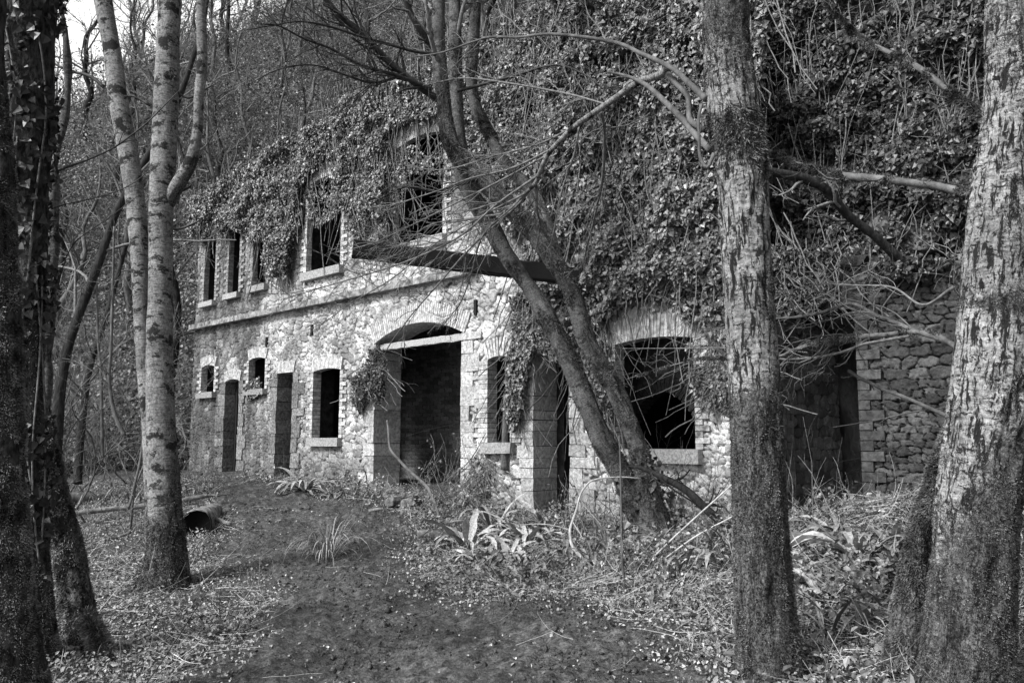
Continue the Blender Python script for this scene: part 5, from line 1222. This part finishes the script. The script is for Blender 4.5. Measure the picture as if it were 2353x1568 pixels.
y0 = gy_(1640, 1500); stick('dead_branch', 'small pale antler-like twig at the foot of the mossy right birch', 'branch', [(1615, 1475, 4), (1622, 1500, 4), (1645, 1510, 5), (1690, 1518, 4)], [y0, y0], 'twig_pale', 4)
y0 = gy_(300, 1350); stick('dead_branch', 'dark fallen branch left of the double birch foot', 'branch', [(215, 1248, 5), (240, 1240, 7), (270, 1232, 7), (300, 1222, 6)], [gy_(260, 1240)]*2, 'bark_grey', 3)
for k, (pts, l) in enumerate((([(2190, 962, 10), (2166, 951, 10), (2120, 930, 9), (2068, 908, 9), (2030, 895, 8), (2005, 882, 8), (1975, 868, 8), (1950, 852, 9)], 'knobbly broken branch pointing left before the dark brick quoin'), ([(2180, 930, 4), (2158, 938, 4), (2100, 945, 4), (2031, 961, 4), (1970, 972, 3), (1913, 981, 2)], 'thin straight twig across the dark brick quoin'))):
    stick('dead_branch', l, 'branch', pts, [4.6, 5.2], 'bark_grey', 2)
simple_tree('mossy_tree', 'dark mossy trunk slanting down right behind the two right birches', [(1740, 380, 18), (1768, 394, 20), (1843, 409, 22), (1892, 432, 23), (1920, 462, 22), (1948, 495, 20), (2012, 544, 20), (2060, 590, 22), (2130, 640, 22)], [8.0, 8.6], 'bark_dark', 10)
# brambles and bare shoots
def shrub(px, py, n, H, label, mat='twig', spread=.25, lean=0.0, leafn=0):
    b = ground(px, py); K = 9; C = np.zeros((n, K, 3)); C[:, 0] = on_ground(b[0]+rng.normal(size=n)*spread, b[1]+rng.normal(size=n)*spread*.6)
    d = rng.normal(size=(n, 3))*.4+np.array([lean, 0, 1.0]); L = rng.uniform(.4, 1.1, n)*H
    for k in range(1, K): d = d/np.linalg.norm(d, axis=1)[:, None]+rng.normal(size=(n, 3))*.16; C[:, k] = C[:, k-1]+d/np.linalg.norm(d, axis=1)[:, None]*(L/(K-1))[:, None]
    R = np.linspace(.005, .002, K)[None]*rng.uniform(.7, 1.4, (n, 1)); mb = MB(); btubes(mb, C, R, 4); c1, r1 = grow(C, R, 4, .35, (.4, .9), 6, .03, .15, .3, .6, .0018); btubes(mb, c1, r1, 3)
    root = thing('bramble_bush', label, 'shrub', tuple(b)); mb.build('stems', M[mat], root)
    if leafn:
        i = rng.integers(0, len(c1), leafn); P = c1[i, rng.integers(1, 6, leafn)]; lb = MB(); leaves(lb, P, rng.normal(size=P.shape)+np.array([-.3, -.8, .5]), .045*rng.lognormal(0, .3, leafn), 'oval'); tag(lb.build('leaves', M['ivy'], root), kind='stuff')
shrub(1035, 1160, 40, 1.1, 'bare twiggy bramble at the right foot of the large arch', leafn=120)
shrub(950, 1145, 12, .8, 'sparse bramble shoots in the mouth of the large arch')
shrub(1350, 1230, 44, .8, 'tangled weeds at the foot of the leaning tree, on its left', leafn=80)
shrub(1590, 1230, 40, 1.0, 'thin bare shoots below the wide window, left of the mossy birch')
shrub(1560, 1200, 14, 1.5, 'tall bare shoots rising before the wide right window')
shrub(1850, 1240, 14, 1.1, 'few pale shoots before the dark right doorway')
shrub(620, 1105, 12, .5, 'weeds sprouting between the two far doorways', leafn=60)
shrub(440, 1130, 20, .9, 'brambles at the far left corner of the ruin', leafn=80)
shrub(250, 1230, 24, .8, 'bramble tangle under the fallen pole', spread=.6)
shrub(160, 1160, 24, 1.0, 'bramble tangle at far left behind the mossy foot', spread=.6, leafn=60)
# logs
b = ground(452, 1230); y0 = b[1]
root = thing('fallen_log', 'fallen log with a charred black end facing the viewer beside the path', 'log', tuple(b))
P0 = at(451, 1204, y0); ax_ = np.array([-.22, 1.0, .02]); ax_ /= np.linalg.norm(ax_); rr = 33/F*y0
P = P0+ax_*np.linspace(0, 1.5, 50)[:, None]; R = rr*np.interp(np.linspace(0, 1, 50), [0, .05, 1], [.98, 1, .7])
mb = MB(); tube(mb, P, R, 40, .18, .5, lumpy(.008), False); mb.build('bark', M['log'], root, True)
mb = MB(); th = np.linspace(0, 6.283, 28, endpoint=False); c = P0+ax_*.03; rad = np.cross(ax_, ZZ); rad /= np.linalg.norm(rad); up_ = np.cross(rad, ax_)
V = c+(rad*np.cos(th)[:, None]+up_*np.sin(th)[:, None])*rr*.99; V = np.concatenate([V, [c+ax_*.05]]); mb.add(V, np.array([[j, (j+1) % 28, 28] for j in range(28)])); mb.build('charred_end', M['char'], root)
P, R = pl([(462, 1165, 8), (480, 1180, 10), (505, 1195, 10), (530, 1203, 9)], [y0+.7, y0+.35], .03); mb = MB(); tube(mb, P, R, 10, .12); mb.build('branch_stub', M['log'], root, True)
b = ground(1005, 1232); 
def log_(px, py, L, r, az, label, mat='log', tilt=0.0):
    b = ground(px, py); d = np.array([math.cos(az), math.sin(az), tilt]); P = b+ZZ*r*.7+d*np.linspace(-L/2, L/2, 24)[:, None]; mb = MB(); tube(mb, P, np.full(24, r), 14, .16); return tag(mb.build('fallen_log', M[mat], None, True), label, 'log')
log_(1000, 1232, .45, .055, .15, 'short split log with a pale broken face at the right edge of the path')
log_(1870, 1262, .8, .075, -.1, 'rotten dark log inside the right doorway bottom', 'bark_grey')
log_(960, 1180, .5, .05, .3, 'short log lying before the large arch', 'log')
log_(255, 1150, 1.6, .10, .4, 'mossy log half hidden in the thicket left of the double birch', 'bark_grey')
# rubble and slates
def stone(px, py, sx, sy, sz, label, mat='rock', tilt=.15, name='rubble_stone', cat='stone', group=None):
    b = ground(px, py); n = 10; t = np.linspace(0, np.pi, 7); 
    a = np.linspace(0, 2*np.pi, n, endpoint=False)
    sq = lambda v: np.sign(v)*np.abs(v)**.32
    V = np.stack([sq(np.sin(t))[:, None]*sq(np.cos(a))[None]*sx, sq(np.sin(t))[:, None]*sq(np.sin(a))[None]*sy, np.repeat(sq(np.cos(t))[:, None]*sz, n, 1)], -1)
    V = V*(1+.25*(fbm(V[..., 0]*14+px, V[..., 1]*14, V[..., 2]*14, seed=201)-.5)[..., None]*2)
    az = rng.uniform(0, 3.1); c, s = math.cos(az), math.sin(az); V = V@np.array([[c, s, 0], [-s, c, 0], [0, 0, 1]]).T
    V[..., 2] += V[..., 0]*rng.normal()*tilt+V[..., 1]*rng.normal()*tilt
    i = (np.arange(6)*n)[:, None]; j = np.arange(n)[None]; j2 = (j+1) % n
    mb = MB(); mb.add((V+b+ZZ*sz*.6).reshape(-1, 3), np.stack([i+j, i+n+j, i+n+j2, i+j2], -1).reshape(-1, 4), rng.uniform(.2, .9)); return tag(mb.build(name, M[mat], None, False), label, cat, group)
for k in range(16):
    stone(rng.uniform(860, 960), rng.uniform(1132, 1165), rng.uniform(.08, .2), rng.uniform(.06, .13), rng.uniform(.03, .08), 'fallen rubble stone heaped at the foot of the large arch', group='rubble under the large arch')
for (a, b_, l) in ((985, 1322, 'flat grey slate on the path edge, left of two'), (1035, 1332, 'flat grey slate on the path edge, right of two'), (990, 1300, 'narrow slate lying just behind the other two'), (860, 1170, 'dark flat slab lying on the path before the large arch')):
    stone(a, b_, .13, .07, .014, l, 'slate', .1, 'flat_slate', 'slate')
stone(1985, 1340, .09, .08, .06, 'dark angular rock on the bank between the right birches', 'rock')
for k in range(14):
    u = rng.uniform(1.6, o4.u0+.2); s = rng.uniform(.1, .3); P = W(u, s, zr-.02+.12*rng.uniform())
    mb = MB(); mb.box(P, rng.uniform(.06, .17), rng.uniform(.08, .12), rng.uniform(.03, .08), UD3, SD3, ZZ, rng.uniform(0, .8), .045)
    tag(mb.build('loose_stone', M['rock_dark']), 'loose dark stone on top of the low dark wall at right', 'stone', 'loose stones on the low wall')

# ================================================================== CAMERA, SKY, SUN
cam = bpy.data.cameras.new('camera'); co = bpy.data.objects.new('camera', cam); COL.objects.link(co)
cam.sensor_width = 36; cam.lens = 36*F/2352; cam.clip_end = 600; cam.clip_start = .05
co.location = (0, 0, CZ); co.rotation_euler = (math.pi/2+PITCH, 0, 0); S.camera = co
SUN = np.array([-.60, -.42, .72]); SUN /= np.linalg.norm(SUN)
ld = bpy.data.lights.new('sun', 'SUN'); ld.energy = 3.3; ld.angle = math.radians(11); lo = bpy.data.objects.new('sun', ld); COL.objects.link(lo)
lo.rotation_euler = mathutils.Vector((-SUN[0], -SUN[1], -SUN[2])).to_track_quat('-Z', 'Y').to_euler(); lo.location = (0, 0, 30)
w = bpy.data.worlds.new('World'); S.world = w; w.use_nodes = True; nt = w.node_tree
sky = nt.nodes.new('ShaderNodeTexSky'); sky.sky_type = 'NISHITA'; sky.sun_disc = False
sky.sun_elevation = math.asin(SUN[2]); sky.sun_rotation = math.atan2(SUN[0], SUN[1]); sky.dust_density = 3.0
bw = nt.nodes.new('ShaderNodeRGBToBW'); nt.links.new(sky.outputs[0], bw.inputs[0]); bg = nt.nodes['Background']

# added brightness low in the sky ahead, to whiten it and back-light the slope
tc = nt.nodes.new('ShaderNodeTexCoord'); sp = nt.nodes.new('ShaderNodeSeparateXYZ'); nt.links.new(tc.outputs['Generated'], sp.inputs[0])
def mr(v, a, b, c, d):
    q = nt.nodes.new('ShaderNodeMapRange'); q.interpolation_type = 'SMOOTHSTEP'; nt.links.new(v, q.inputs[0])
    for i, x_ in enumerate((a, b, c, d)): q.inputs[i+1].default_value = x_
    return q.outputs[0]
def mu(a, b, op='MULTIPLY'):
    q = nt.nodes.new('ShaderNodeMath'); q.operation = op
    for i, v in enumerate((a, b)):
        if isinstance(v, bpy.types.NodeSocket): nt.links.new(v, q.inputs[i])
        else: q.inputs[i].default_value = v
    return q.outputs[0]
cn = nt.nodes.new('ShaderNodeTexNoise'); cn.inputs['Scale'].default_value = 3.0; cn.inputs['Detail'].default_value = 6; nt.links.new(tc.outputs['Generated'], cn.inputs['Vector'])
sky_lift = mu(mu(mr(sp.outputs[1], -.1, .5, .02, 1), mr(sp.outputs[2], .42, .8, 1, .10)), mr(cn.outputs['Fac'], .3, .6, .8, 1))
tot = mu(bw.outputs[0], mu(sky_lift, 4.6), 'ADD')
nt.links.new(tot, bg.inputs[0]); bg.inputs[1].default_value = .15
S.view_settings.view_transform = 'Standard'; S.view_settings.look = 'None'; S.view_settings.exposure = 0.65; S.view_settings.gamma = 1
S.cycles.max_bounces = 5; S.cycles.diffuse_bounces = 3; S.cycles.glossy_bounces = 2
